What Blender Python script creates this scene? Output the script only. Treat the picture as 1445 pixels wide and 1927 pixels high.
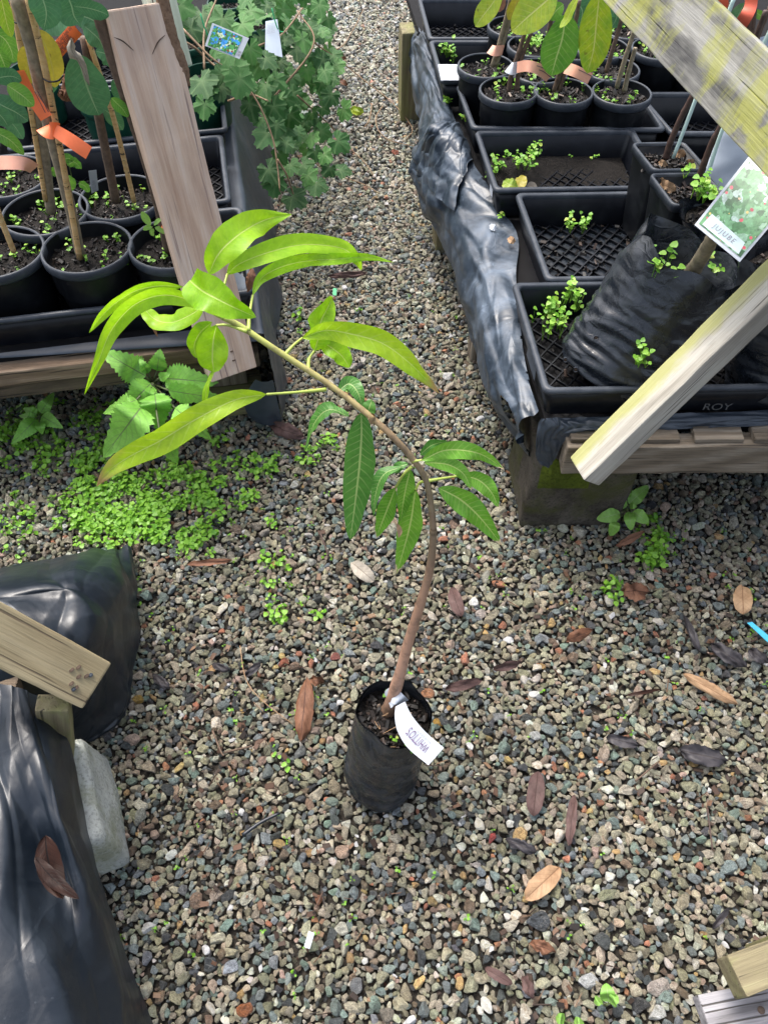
import bpy, bmesh, math, random
import numpy as np
from mathutils import Vector, Matrix, Quaternion, noise

random.seed(7)
RNG = np.random.default_rng(11)
for o in list(bpy.data.objects):
    bpy.data.objects.remove(o)
SC = bpy.context.scene
COL = SC.collection

# ------------------------------------------------------------------ camera, sky, sun, exposure
CAM_H, TILT, FPX, W0, H0 = 1.5, math.radians(37), 1450.0, 1445.0, 1927.0
cam = bpy.data.cameras.new('camera')
cam.sensor_fit = 'VERTICAL'
cam.sensor_height = 24.0
cam.lens = 24.0 * FPX / H0
cam.clip_start, cam.clip_end = 0.02, 500
cam_o = bpy.data.objects.new('camera', cam)
cam_o.location = (0, 0, CAM_H)
cam_o.rotation_euler = (TILT, 0, 0)
COL.objects.link(cam_o)
SC.camera = cam_o

SUN_EL, SUN_ROT = math.radians(63), math.radians(325)
world = bpy.data.worlds.new('World')
SC.world = world
world.use_nodes = True
wn = world.node_tree.nodes
wl = world.node_tree.links
wn.clear()
wo = wn.new('ShaderNodeOutputWorld')
wb = wn.new('ShaderNodeBackground')
sky = wn.new('ShaderNodeTexSky')
sky.sky_type = 'NISHITA'
sky.sun_disc = False
sky.sun_elevation = SUN_EL
sky.sun_rotation = SUN_ROT
sky.air_density = 1.0
sky.dust_density = 6.0
sky.ozone_density = 1.0
hs = wn.new('ShaderNodeHueSaturation')
hs.inputs['Saturation'].default_value = 0.62
wl.new(sky.outputs[0], hs.inputs['Color'])
wl.new(hs.outputs[0], wb.inputs['Color'])
wb.inputs['Strength'].default_value = 0.15
wl.new(wb.outputs[0], wo.inputs['Surface'])

sun = bpy.data.lights.new('sun', 'SUN')
sun.energy = 1.05
sun.angle = math.radians(17)
sun.color = (1.0, 0.96, 0.9)
sun_o = bpy.data.objects.new('sun', sun)
sd = Vector((math.sin(SUN_ROT) * math.cos(SUN_EL), math.cos(SUN_ROT) * math.cos(SUN_EL), math.sin(SUN_EL)))
sun_o.rotation_euler = sd.to_track_quat('Z', 'Y').to_euler()
sun_o.location = sd * 10
COL.objects.link(sun_o)

SC.view_settings.view_transform = 'Standard'
SC.view_settings.look = 'None'
SC.view_settings.gamma = 1
SC.view_settings.use_curve_mapping = False
SC.view_settings.exposure = 1.38
SC.render.engine = 'CYCLES'
SC.cycles.use_denoising = True
SC.cycles.max_bounces = 8
SC.cycles.caustics_reflective = False
SC.cycles.caustics_refractive = False

# ------------------------------------------------------------------ geometry helpers
CT, ST = math.cos(TILT), math.sin(TILT)

def ray(px, py):
    cx, cy = (px - W0 / 2) / FPX, -(py - H0 / 2) / FPX
    return Vector((cx, cy * CT + ST, cy * ST - CT))      # per unit of camera depth

def P(px, py, z=0.0):
    d = ray(px, py)
    return Vector((0, 0, CAM_H)) + d * ((z - CAM_H) / d.z)

def D(px, py, y):
    d = ray(px, py)
    return Vector((0, 0, CAM_H)) + d * (y / d.y)

def C(px, py, dep):
    return Vector((0, 0, CAM_H)) + ray(px, py) * dep

def dep(p):
    return p.y * ST + (CAM_H - p.z) * CT

def mpp(p):                                               # metres per photo pixel at a point
    return dep(p) / FPX

EYE = Vector((0, 0, CAM_H))

def proj(p):                                              # world point -> photo pixel
    q = Vector(p) - EYE
    d = q.y * ST - q.z * CT
    return W0 / 2 + FPX * q.x / d, H0 / 2 - FPX * (q.y * CT + q.z * ST) / d
ORG = {}

def nz(p, f=1.0, o=0.0):
    return noise.noise(Vector((p[0] * f + o, p[1] * f + o * 1.7, p[2] * f - o)))

class MB:
    def __init__(s):
        s.v, s.f, s.uv, s.a, s.fm = [], [], [], [], []
    def vert(s, p, uv=(0, 0), a=0.0):
        s.v.append(tuple(p)); s.uv.append(uv); s.a.append(a)
        return len(s.v) - 1
    def face(s, *ids):
        s.f.append(ids)
    def quad(s, a, b, c, d):
        i = [s.vert(a, (0, 0)), s.vert(b, (1, 0)), s.vert(c, (1, 1)), s.vert(d, (0, 1))]
        s.f.append(tuple(i))
    def grid(s, pts, uvs=None, closed_v=False):
        nu, nv = len(pts), len(pts[0])
        b = len(s.v)
        for i in range(nu):
            for j in range(nv):
                s.vert(pts[i][j], uvs[i][j] if uvs else (i / max(nu - 1, 1), j / max(nv - 1, 1)))
        for i in range(nu - 1):
            for j in range(nv if closed_v else nv - 1):
                k = (j + 1) % nv
                s.f.append((b + i * nv + j, b + i * nv + k, b + (i + 1) * nv + k, b + (i + 1) * nv + j))
        return b
    def tube(s, pts, rad, n=8, cap=True):
        pts = [Vector(p) for p in pts]
        if not hasattr(rad, '__len__'):
            rad = [rad] * len(pts)
        rows = []
        t0 = (pts[1] - pts[0]).normalized()
        u = t0.orthogonal().normalized()
        for i, p in enumerate(pts):
            t = (pts[min(i + 1, len(pts) - 1)] - pts[max(i - 1, 0)]).normalized()
            u = (u - t * u.dot(t)).normalized()
            w = t.cross(u)
            rows.append([p + (u * math.cos(2 * math.pi * k / n) + w * math.sin(2 * math.pi * k / n)) * rad[i] for k in range(n)])
        b = s.grid(rows, closed_v=True)
        if cap:
            s.f.append(tuple(b + k for k in range(n))[::-1])
            e = b + (len(pts) - 1) * n
            s.f.append(tuple(e + k for k in range(n)))
    def lathe(s, prof, c=(0, 0, 0), n=28, squash=(1, 1)):
        rows = [[(c[0] + r * math.cos(2 * math.pi * k / n) * squash[0], c[1] + r * math.sin(2 * math.pi * k / n) * squash[1], c[2] + z) for k in range(n)] for r, z in prof]
        return s.grid(rows, closed_v=True)
    def box(s, c, sz, R=None, j=0.0):
        c = Vector(c); ids = []
        for z in (-.5, .5):
            for x, y in ((-.5, -.5), (.5, -.5), (.5, .5), (-.5, .5)):
                p = Vector((x * sz[0], y * sz[1], z * sz[2]))
                if j:
                    p *= 1 + random.uniform(-j, j)
                if R is not None:
                    p = R @ p
                ids.append(s.vert(c + p))
        a = ids
        for q in ((3, 2, 1, 0), (4, 5, 6, 7), (0, 1, 5, 4), (1, 2, 6, 5), (2, 3, 7, 6), (3, 0, 4, 7)):
            s.f.append(tuple(a[i] for i in q))
    def mesh(s, name, mat=None, smooth=True, off=None, uvs=False, attr=None):
        me = bpy.data.meshes.new(name)
        v = s.v if off is None else [(p[0] - off[0], p[1] - off[1], p[2] - off[2]) for p in s.v]
        me.from_pydata(v, [], s.f)
        if smooth:
            me.polygons.foreach_set('use_smooth', [True] * len(me.polygons))
        if uvs:
            l = me.uv_layers.new(name='UVMap')
            idx = np.empty(len(me.loops), int); me.loops.foreach_get('vertex_index', idx)
            l.data.foreach_set('uv', np.array(s.uv, float)[idx].ravel())
        if attr:
            at = me.attributes.new(attr, 'FLOAT', 'POINT'); at.data.foreach_set('value', s.a)
        if mat:
            me.materials.append(mat)
        me.update()
        return me
    def build(s, name, mat, parent=None, smooth=True, uvs=False, at=None, attr=None):
        off = ORG[parent] if parent else (Vector(at) if at is not None else Vector((0, 0, 0)))
        me = s.mesh(name, mat, smooth, off, uvs, attr)
        o = bpy.data.objects.new(name, me)
        COL.objects.link(o)
        if parent:
            o.parent = parent
        else:
            o.location = off
        ORG[o] = off
        return o

def tag(o, label=None, cat=None, group=None, kind=None):
    if label: o['label'] = label
    if cat: o['category'] = cat
    if group: o['group'] = group
    if kind: o['kind'] = kind
    return o

def thing(name, loc, label, cat, group=None):
    o = bpy.data.objects.new(name, None)
    o.empty_display_size = 0.05
    COL.objects.link(o)
    o.location = loc
    ORG[o] = Vector(loc)
    return tag(o, label, cat, group)

KIDS = {}
def copy_tree(o, parent=None, off=None):
    c = o.copy(); COL.objects.link(c)
    c.parent = parent
    ORG[c] = ORG[o]
    for ch in list(o.children):
        copy_tree(ch, c)
    return c

def crom(pts, n):
    """Catmull-Rom through a list of vectors, n+1 samples."""
    pts = [Vector(p) for p in pts]
    if len(pts) == 2:
        return [pts[0].lerp(pts[1], i / n) for i in range(n + 1)]
    e = [pts[0] * 2 - pts[1]] + pts + [pts[-1] * 2 - pts[-2]]
    out = []
    m = len(pts) - 1
    for i in range(n + 1):
        t = i / n * m
        k = min(int(t), m - 1); t -= k
        a, b, c, d = e[k:k + 4]
        out.append(0.5 * ((2 * b) + (c - a) * t + (2 * a - 5 * b + 4 * c - d) * t * t + (3 * b - a - 3 * c + d) * t ** 3))
    return out

def lerpl(l, t):
    if not hasattr(l, '__len__'):
        return l
    x = t * (len(l) - 1); k = min(int(x), len(l) - 2); x -= k
    return l[k] * (1 - x) + l[k + 1] * x

# ------------------------------------------------------------------ material helpers
class M:
    def __init__(s, name):
        s.m = bpy.data.materials.new(name); s.m.use_nodes = True
        s.n = s.m.node_tree.nodes; s.l = s.m.node_tree.links
        s.n.clear()
        s.out = s.n.new('ShaderNodeOutputMaterial')
        s.b = s.n.new('ShaderNodeBsdfPrincipled')
        s.l.new(s.b.outputs[0], s.out.inputs[0])
    def set(s, node, k, v):
        i = node.inputs[k]
        if hasattr(v, 'is_output') or isinstance(v, bpy.types.NodeSocket):
            s.l.new(v, i)
        else:
            if isinstance(v, (tuple, list)) and len(v) == 3 and i.type == 'RGBA':
                v = (*v, 1)
            i.default_value = v
    def nd(s, t, props=None, **kw):
        n = s.n.new(t)
        for k, v in (props or {}).items():
            setattr(n, k, v)
        for k, v in kw.items():
            s.set(n, k.replace('_', ' '), v)
        return n
    def p(s, **kw):
        for k, v in kw.items():
            s.set(s.b, k.replace('_', ' '), v)
        return s
    def math(s, op, a, b=0.0, c=None, clamp=False):
        n = s.n.new('ShaderNodeMath'); n.operation = op; n.use_clamp = clamp
        s.set(n, 0, a); s.set(n, 1, b)
        if c is not None: s.set(n, 2, c)
        return n.outputs[0]
    def mix(s, f, a, b, mode='MIX'):
        n = s.n.new('ShaderNodeMix'); n.data_type = 'RGBA'; n.blend_type = mode
        s.set(n, 0, f); s.set(n, 6, a); s.set(n, 7, b)
        return n.outputs[2]
    def coord(s, which='Object', scale=(1, 1, 1), off=None):
        t = s.n.new('ShaderNodeTexCoord')
        mp = s.n.new('ShaderNodeMapping')
        s.l.new(t.outputs[which], mp.inputs[0])
        mp.inputs['Scale'].default_value = scale
        if off is not None: s.set(mp, 'Location', off)
        return mp.outputs[0]
    def noise(s, vec, scale, detail=4, rough=.55, dist=0.0, color=False):
        n = s.nd('ShaderNodeTexNoise', Vector=vec, Scale=scale, Detail=detail, Roughness=rough, Distortion=dist)
        return n.outputs['Color' if color else 'Fac']
    def ramp(s, f, stops, interp='LINEAR'):
        r = s.n.new('ShaderNodeValToRGB'); r.color_ramp.interpolation = interp
        e = r.color_ramp.elements
        while len(e) < len(stops): e.new(.5)
        for k, (pos, c) in zip(e, stops):
            k.position = pos
            k.color = (c, c, c, 1) if not hasattr(c, '__len__') else (*c, 1)
        s.l.new(f, r.inputs[0])
        return r.outputs[0]
    def bump(s, h, st=.3, dist=.002):
        n = s.nd('ShaderNodeBump', Height=h, Strength=st, Distance=dist)
        s.l.new(n.outputs[0], s.b.inputs['Normal'])
        return n.outputs[0]
    def rnd(s):
        return s.n.new('ShaderNodeObjectInfo').outputs['Random']

def plastic(name, base=(.012, .013, .016), dust=(.09, .095, .1), amt=.5, rough=.34, bump=.25, scale=1.0, crease=0.0, cs=7.0, stretch=(1, 1, 1)):
    m = M(name)
    v = m.coord('Object', (scale,) * 3)
    n1 = m.noise(v, 9, 6, .65, .6)
    n2 = m.noise(v, 120, 3, .6)
    fine = m.noise(m.coord('Object', (900, 140, 140)), 1, 2)
    d = m.math('MULTIPLY', m.ramp(n1, [(.45, 0), (.75, 1)]), amt)
    sp = m.ramp(n2, [(.66, 0), (.74, .5)])
    d2 = m.math('ADD', d, m.math('MULTIPLY', sp, amt * (.7 if not crease else 1.8)), clamp=True)
    m.p(Base_Color=m.mix(d2, base, dust), Roughness=m.math('ADD', m.math('MULTIPLY', d2, .3), rough), Specular_IOR_Level=.5 if crease else .3)
    h = m.math('ADD', m.math('MULTIPLY', n1, 1.0 if not crease else .25), m.math('MULTIPLY', fine, .2 if not crease else .02))
    if crease:                                    # sharp creases pressed into the film
        wv = m.nd('ShaderNodeTexNoise', Vector=v, Scale=5.0, Detail=2.0).outputs['Color']
        ad = m.nd('ShaderNodeVectorMath', {'operation': 'MULTIPLY_ADD'}); m.l.new(wv, ad.inputs[0]); ad.inputs[1].default_value = (.12, .12, .12); m.l.new(m.coord('Object', stretch), ad.inputs[2])
        for k, (s_, w_) in enumerate(((cs, 1.0), (cs * 2.3, .35))):
            vo = m.nd('ShaderNodeTexVoronoi', {'feature': 'F1'}, Vector=ad.outputs[0], Scale=s_)
            v2 = m.nd('ShaderNodeTexVoronoi', {'feature': 'F2'}, Vector=ad.outputs[0], Scale=s_)
            e = m.math('SUBTRACT', v2.outputs['Distance'], vo.outputs['Distance'])
            h = m.math('ADD', h, m.math('MULTIPLY', m.math('MINIMUM', e, .5), crease * w_ / (s_ / cs)))
        for s_, w_ in ((cs * .7, .16), (cs * 1.9, .08)):
            ed = m.nd('ShaderNodeTexVoronoi', {'feature': 'DISTANCE_TO_EDGE'}, Vector=ad.outputs[0], Scale=s_)
            brk = m.ramp(m.noise(v, 6.0, 2), [(.45, 0), (.6, 1)])
            h = m.math('ADD', h, m.math('MULTIPLY', m.math('MULTIPLY', m.ramp(ed.outputs['Distance'], [(0, 1), (.035, 0)]), brk), w_ * crease))
    m.bump(h, bump if not crease else .38, .003 if not crease else .012)
    return m.m

def flat(name, col, rough=.6, var=.25, scale=60, bump=.15, spec=.5):
    m = M(name)
    v = m.coord()
    n = m.noise(v, scale, 4)
    dark = tuple(c * (1 - var) for c in col); lite = tuple(min(1, c * (1 + var)) for c in col)
    m.p(Base_Color=m.ramp(n, [(.3, dark), (.7, lite)]), Roughness=rough, Specular_IOR_Level=spec)
    if bump: m.bump(n, bump, .002)
    return m.m

def wood(name, c1, c2, c3, moss=None, moss_amt=0.0, rough=.75, streak=55, dark=(.03, .025, .02), dark_amt=.3, across=False, edge=False):
    """grain runs along the object's X"""
    m = M(name)
    off = m.math('MULTIPLY', m.rnd(), 37.0)
    cmb = m.nd('ShaderNodeCombineXYZ', X=off, Y=off, Z=off).outputs[0]
    g = m.nd('ShaderNodeTexNoise', Vector=m.coord('Object', (3.0, streak * 1.6, streak * 1.6), cmb), Scale=1.0, Detail=6.0, Roughness=.66, Distortion=.25).outputs[0]
    low = m.noise(m.coord('Object', (.55, 5.5, 5.5), cmb), 1, 1.5, .4)
    rings = m.math('SINE', m.math('MULTIPLY', low, streak * 1.9))
    rings = m.math('MULTIPLY_ADD', rings, .5, .5)
    fine = m.nd('ShaderNodeTexNoise', Vector=m.coord('Object', (9.0, streak * 8, streak * 8), cmb), Scale=1.0, Detail=4.0, Roughness=.6).outputs[0]
    f = m.math('ADD', m.math('MULTIPLY', g, .42), m.math('MULTIPLY', rings, .16))
    f = m.math('ADD', f, m.math('MULTIPLY', fine, .42))
    col = m.ramp(f, [(.28, c1), (.5, c2), (.72, c3)])
    bl = m.noise(m.coord('Object', (5, 14, 14), cmb), 1, 4, .6)
    col = m.mix(m.math('MULTIPLY', m.ramp(bl, [(.5, 0), (.7, 1)]), dark_amt), col, dark)
    crack = m.noise(m.coord('Object', (3.5, 150, 150), cmb), 1, 2, .5)
    col = m.mix(m.math('MULTIPLY', m.ramp(crack, [(.62, 0), (.68, 1)]), .85), col, dark)
    if moss:
        mv = m.noise(m.coord('Object', (9, 16, 16) if not across else (20, 8, 8), cmb), 1, 6, .68, .5)
        if edge:                                  # algae along one long edge of the timber
            sp = m.n.new('ShaderNodeSeparateXYZ'); m.l.new(m.coord('Object'), sp.inputs[0])
            mv = m.math('ADD', m.math('MULTIPLY', mv, .5), m.math('MULTIPLY', sp.outputs[1], edge * 9.0))
            mv = m.math('ADD', mv, .22)
        col = m.mix(m.math('MULTIPLY', m.ramp(mv, [(.44, 0), (.6, 1)]), moss_amt), col, moss)
    m.p(Base_Color=col, Roughness=rough, Specular_IOR_Level=.25)
    m.bump(m.math('ADD', m.math('ADD', g, fine), m.math('MULTIPLY', m.ramp(crack, [(.64, 0), (.72, 1)]), -1.2)), .6, .002)
    return m.m

def leafmat(name, c1, c2, vein, nveins=14, rough=.38, trans=.35, tip=None, tip_at=.85, back=None, vw=.05, sv=.5, slope=.55, spots=0.0, spec=.45):
    m = M(name)
    uvn = m.n.new('ShaderNodeUVMap'); sep = m.n.new('ShaderNodeSeparateXYZ')
    m.l.new(uvn.outputs[0], sep.inputs[0])
    u, v = sep.outputs[0], sep.outputs[1]
    a = m.math('MULTIPLY', m.math('ABSOLUTE', m.math('SUBTRACT', v, .5)), 2.0)
    obj = m.coord('Object')
    n1 = m.noise(obj, 28, 4, .6)
    n2 = m.noise(obj, 150, 3, .6)
    base = m.ramp(m.math('ADD', m.math('MULTIPLY', n1, .8), m.math('MULTIPLY', m.rnd(), .2)), [(.3, c1), (.7, c2)])
    base = m.mix(.12, base, m.ramp(n2, [(.3, 0), (.7, 1)]), 'OVERLAY')
    mid = m.ramp(m.math('ADD', a, m.math('MULTIPLY', u, .02)), [(vw, 1), (vw * 1.9, 0)])
    su = m.math('FRACT', m.math('MULTIPLY', m.math('SUBTRACT', u, m.math('MULTIPLY', a, slope / nveins * 2.2)), float(nveins)))
    sl = m.math('ABSOLUTE', m.math('SUBTRACT', su, .5))
    side = m.math('MULTIPLY', m.ramp(sl, [(.03, 1), (.12, 0)]), m.ramp(a, [(.0, 1), (.95, .25)]))
    vm = m.math('MAXIMUM', mid, m.math('MULTIPLY', side, sv))
    col = m.mix(vm, base, vein)
    if tip:
        tm = m.math('ADD', u, m.math('MULTIPLY', m.math('SUBTRACT', n1, .5), .5))
        tm = m.math('ADD', tm, m.math('MULTIPLY', a, .06))
        col = m.mix(m.ramp(tm, [(tip_at, 0), (min(tip_at + .2, 1), 1)]), col, tip)
    if spots:
        sp = m.noise(obj, 60, 3, .5)
        col = m.mix(m.math('MULTIPLY', m.ramp(sp, [(.68, 0), (.72, 1)]), spots), col, (.09, .05, .02))
    if back is not None:
        gi = m.n.new('ShaderNodeNewGeometry').outputs['Backfacing']
        col = m.mix(m.math('MULTIPLY', gi, .8), col, back)
    m.p(Base_Color=col, Roughness=rough, Specular_IOR_Level=spec)
    h = m.math('ADD', m.math('MULTIPLY', vm, -1.0), m.math('MULTIPLY', n2, .35))
    nrm = m.bump(h, .35, .0012)
    tr = m.nd('ShaderNodeBsdfTranslucent', Color=col)
    m.l.new(nrm, tr.inputs['Normal'])
    mx = m.n.new('ShaderNodeMixShader'); mx.inputs[0].default_value = trans
    m.l.new(m.b.outputs[0], mx.inputs[1]); m.l.new(tr.outputs[0], mx.inputs[2])
    m.l.new(mx.outputs[0], m.out.inputs[0])
    return m.m

# ------------------------------------------------------------------ materials
MAT = {}
MAT['plastic'] = plastic('black_sheet', (.006, .010, .016), (.045, .058, .075), .3, .34, .12, crease=.8, cs=5.0)  # bluish tint of the colours stands in for reflected sky
MAT['plastic_old'] = plastic('weathered_sheet', (.020, .030, .044), (.17, .22, .29), .6, .38, .15, crease=.9, cs=7.0)  # weathered film; its bluish sheen is painted into base and dust colours
MAT['plastic_left'] = plastic('dull_sheet', (.026, .035, .048), (.08, .1, .125), .5, .36, .12, crease=.45, cs=5.0)
MAT['tray'] = plastic('tray_plastic', (.004, .005, .008), (.032, .037, .045), .25, .36, .1, 2)
MAT['rim'] = plastic('tray_rim', (.026, .032, .042), (.085, .097, .115), .5, .38, .12, 2)  # lighter than the walls: highlights along the rims put into the colour
MAT['pot'] = plastic('pot_plastic', (.004, .005, .007), (.045, .05, .056), .22, .42, .1, 2)
MAT['bag'] = plastic('bag_plastic', (.009, .012, .017), (.085, .095, .11), .42, .25, .25, 2, crease=.7, cs=9.0, stretch=(1, 1, 2.2))
MAT['green_pot'] = plastic('green_plastic', (.004, .045, .028), (.03, .1, .07), .35, .38, .08, 2)
MAT['white_bag'] = plastic('white_plastic', (.55, .62, .70), (.38, .44, .5), .5, .4, .2, 1)
MAT['paper'] = flat('white_card', (.42, .455, .5), .45, .05, 30, .03)
MAT['pale_plastic'] = flat('pale_stake', (.55, .72, .66), .4, .06, 30, .03)
MAT['orange'] = flat('orange_tape', (.85, .17, .05), .45, .08, 40, .05)
MAT['salmon'] = flat('faded_tape', (.72, .36, .25), .5, .08, 40, .05)
MAT['red_tape'] = flat('red_tape', (.7, .13, .07), .5, .1, 40, .05)
MAT['ink'] = flat('dark_ink', (.06, .045, .06), .6, .1, 30, 0)
MAT['ink_soft'] = flat('faint_ink', (.24, .24, .29), .6, .1, 30, 0)
MAT['blue'] = flat('blue_plastic', (.05, .42, .62), .4, .1, 30, 0)
MAT['tie_green'] = flat('green_tie', (.02, .42, .16), .4, .1, 30, 0)
MAT['deck'] = flat('black_deck', (.006, .006, .007), .85, .3, 40, .1, .2)
MAT['hole'] = flat('nail_rust', (.05, .03, .018), .8, .3, 40, 0)

def concrete(name, c1, c2, mossc, moss_amt, rough=.9):
    m = M(name)
    v = m.coord()
    n = m.noise(v, 14, 8, .7)
    n2 = m.noise(v, 160, 4, .6)
    mo = m.noise(v, 7, 6, .7, .4)
    col = m.ramp(n, [(.3, c1), (.7, c2)])
    col = m.mix(m.ramp(n2, [(.35, .5), (.5, 0)]), col, tuple(c * .35 for c in c1))
    col = m.mix(m.math('MULTIPLY', m.ramp(mo, [(.47, 0), (.62, 1)]), moss_amt), col, mossc)
    m.p(Base_Color=col, Roughness=rough, Specular_IOR_Level=.2)
    m.bump(m.math('ADD', n2, m.math('MULTIPLY', n, 2)), .6, .004)
    return m.m
MAT['pale_block'] = concrete('pale_concrete', (.3, .31, .28), (.47, .49, .46), (.16, .17, .07), .55)
MAT['dark_block'] = concrete('weathered_block', (.03, .026, .02), (.12, .105, .085), (.055, .06, .015), .75)
MAT['moss'] = concrete('moss', (.06, .085, .008), (.12, .15, .015), (.03, .04, .006), .6)
MAT['post_wood'] = wood('pink_pine', (.33, .21, .145), (.50, .37, .28), (.60, .50, .42), dark=(.27, .2, .175), dark_amt=.4, streak=26)
MAT['pale_wood'] = wood('pale_treated', (.38, .43, .32), (.55, .60, .47), (.68, .72, .62), dark_amt=.05, streak=30)
MAT['bark'] = concrete('bark', (.14, .085, .05), (.27, .18, .12), (.1, .06, .04), .5)
MAT['rail_dark'] = wood('dark_rail', (.055, .042, .03), (.10, .075, .052), (.16, .12, .085), dark_amt=.5)
MAT['rail_brown'] = wood('brown_rail', (.13, .088, .056), (.23, .16, .105), (.33, .25, .18), dark_amt=.45)
MAT['rail_grey'] = wood('grey_rail', (.075, .06, .044), (.19, .155, .115), (.30, .265, .215), dark_amt=.65)
MAT['brace'] = wood('mossy_brace', (.22, .2, .165), (.38, .36, .31), (.48, .46, .41), (.34, .345, .10), .75, dark_amt=.3, streak=40, edge=True)
MAT['brace_top'] = wood('brace_top', (.30, .28, .10), (.42, .40, .14), (.5, .47, .2), (.38, .40, .07), .8, dark_amt=.2, streak=40)
MAT['moss_board'] = wood('lichen_board', (.16, .157, .14), (.27, .265, .24), (.37, .365, .34), (.34, .35, .055), .62, dark=(.03, .03, .034), dark_amt=.95, across=True, streak=30)
MAT['beam'] = wood('pine_beam', (.2, .155, .085), (.31, .255, .15), (.38, .32, .2), dark=(.1, .075, .05), dark_amt=.25, streak=38)
MAT['beam_green'] = wood('stake_wood', (.12, .1, .06), (.2, .17, .1), (.27, .25, .14), (.19, .2, .07), .6, dark_amt=.3)
MAT['plank_grey'] = wood('grey_plank', (.1, .095, .1), (.26, .25, .26), (.42, .41, .42), dark_amt=.5, streak=36)
MAT['bamboo'] = wood('bamboo', (.42, .25, .09), (.55, .36, .16), (.62, .45, .24), dark_amt=.2, streak=120)
MAT['stem_grey'] = flat('grey_bark', (.20, .165, .11), .8, .35, 90, .5)
MAT['stem_brown'] = flat('brown_bark', (.10, .066, .045), .8, .35, 90, .5)
MAT['stem_dark'] = flat('dark_stem', (.055, .03, .022), .6, .4, 90, .4)
MAT['vine'] = flat('vine_stem', (.23, .15, .085), .7, .3, 90, .3)
MAT['weed_stem'] = flat('weed_stem', (.07, .09, .03), .6, .3, 90, .2)

def sapling_stem():
    m = M('sapling_bark')
    g = m.nd('ShaderNodeNewGeometry')
    sp = m.n.new('ShaderNodeSeparateXYZ'); m.l.new(g.outputs['Position'], sp.inputs[0])
    v = m.coord()
    n = m.noise(v, 55, 5, .65)
    h = m.math('ADD', m.math('MULTIPLY', sp.outputs[2], 1.0), m.math('MULTIPLY', m.math('SUBTRACT', n, .5), .1))
    col = m.ramp(m.math('MULTIPLY', h, 1.0), [(.24, (.20, .12, .075)), (.30, (.42, .245, .165)), (.48, (.38, .22, .14)), (.60, (.20, .14, .085)), (.70, (.2, .16, .09)), (.78, (.34, .23, .12)), (.83, (.43, .36, .14)), (.90, (.40, .44, .10))])
    col = m.mix(m.ramp(n, [(.35, .55), (.5, 0)]), col, (.12, .08, .05))
    m.p(Base_Color=col, Roughness=.6)
    m.bump(n, .5, .0015)
    return m.m
MAT['sapling'] = sapling_stem()
MAT['petiole'] = flat('petiole', (.36, .44, .08), .45, .15, 60, .1)
LIME = dict(vw=.036, vein=(.52, .68, .14), trans=.5, rough=.38, back=(.42, .52, .10))
MAT['lime'] = leafmat('lime_leaf', (.22, .49, .006), (.35, .61, .016), nveins=15, sv=.16, **LIME)
MAT['lime_brown'] = leafmat('lime_leaf_browned', (.27, .49, .012), (.41, .61, .024), nveins=15, sv=.35, tip=(.36, .25, .09), tip_at=.74, **LIME)
MAT['mid'] = leafmat('mid_leaf', (.105, .30, .022), (.17, .39, .036), (.42, .56, .15), nveins=17, sv=.5, trans=.3, tip=(.62, .5, .32), tip_at=.97)
MAT['mature'] = leafmat('mature_leaf', (.06, .205, .03), (.10, .28, .046), (.36, .5, .17), nveins=17, sv=.55, trans=.25, rough=.33)
MAT['weed'] = leafmat('weed_leaf', (.17, .43, .05), (.27, .55, .10), (.14, .20, .08), nveins=8, sv=.5, trans=.28, rough=.5, slope=1.0, vw=.03)
MAT['weed2'] = leafmat('weed_leaf_smooth', (.18, .38, .06), (.26, .48, .10), (.28, .42, .15), nveins=7, sv=.3, trans=.28, rough=.45, slope=1.0, vw=.04)
MAT['annona'] = leafmat('dark_leaf', (.04, .135, .052), (.072, .205, .085), (.18, .30, .15), nveins=11, sv=.35, trans=.2, rough=.42, slope=.9, vw=.035, back=(.12, .24, .13))
MAT['annona_yellow'] = leafmat('yellowing_leaf', (.24, .23, .02), (.38, .32, .035), (.30, .28, .06), nveins=10, sv=.4, trans=.3, rough=.45, slope=.9, vw=.035, spots=.6)
MAT['annona_lime'] = leafmat('yellow_green_leaf', (.17, .31, .022), (.36, .42, .02), (.42, .46, .12), nveins=10, sv=.45, trans=.32, rough=.42, slope=.9, vw=.035, spots=.5, back=(.42, .46, .22))
MAT['annona_green'] = leafmat('bright_leaf', (.07, .22, .025), (.14, .32, .035), (.32, .44, .14), nveins=10, sv=.45, trans=.28, rough=.42, slope=.9, vw=.035)
DEAD = dict(spec=.2, trans=.08, rough=.6, nveins=9, sv=.45, slope=.9, vw=.04)
MAT['dead_tan'] = leafmat('dead_leaf_tan', (.28, .165, .09), (.44, .30, .18), (.2, .11, .06), spots=.5, **DEAD)
MAT['dead_brown'] = leafmat('dead_leaf_brown', (.10, .046, .026), (.23, .115, .07), (.06, .028, .02), **DEAD)
MAT['dead_purple'] = leafmat('dead_leaf_purple', (.065, .038, .035), (.13, .08, .072), (.045, .026, .022), **DEAD)
MAT['dead_black'] = leafmat('dead_leaf_black', (.02, .019, .022), (.06, .055, .06), (.03, .025, .025), trans=.02, rough=.45, spec=.25, nveins=9, sv=.4, slope=.9)
MAT['dead_wet'] = leafmat('dead_leaf_wet', (.010, .004, .0025), (.034, .011, .005), (.006, .003, .002), spec=.2, trans=.02, rough=.45, nveins=9, sv=.5, slope=.9)
MAT['dead_grey'] = leafmat('dead_leaf_grey', (.26, .23, .19), (.4, .37, .31), (.17, .14, .11), **DEAD)

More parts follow.
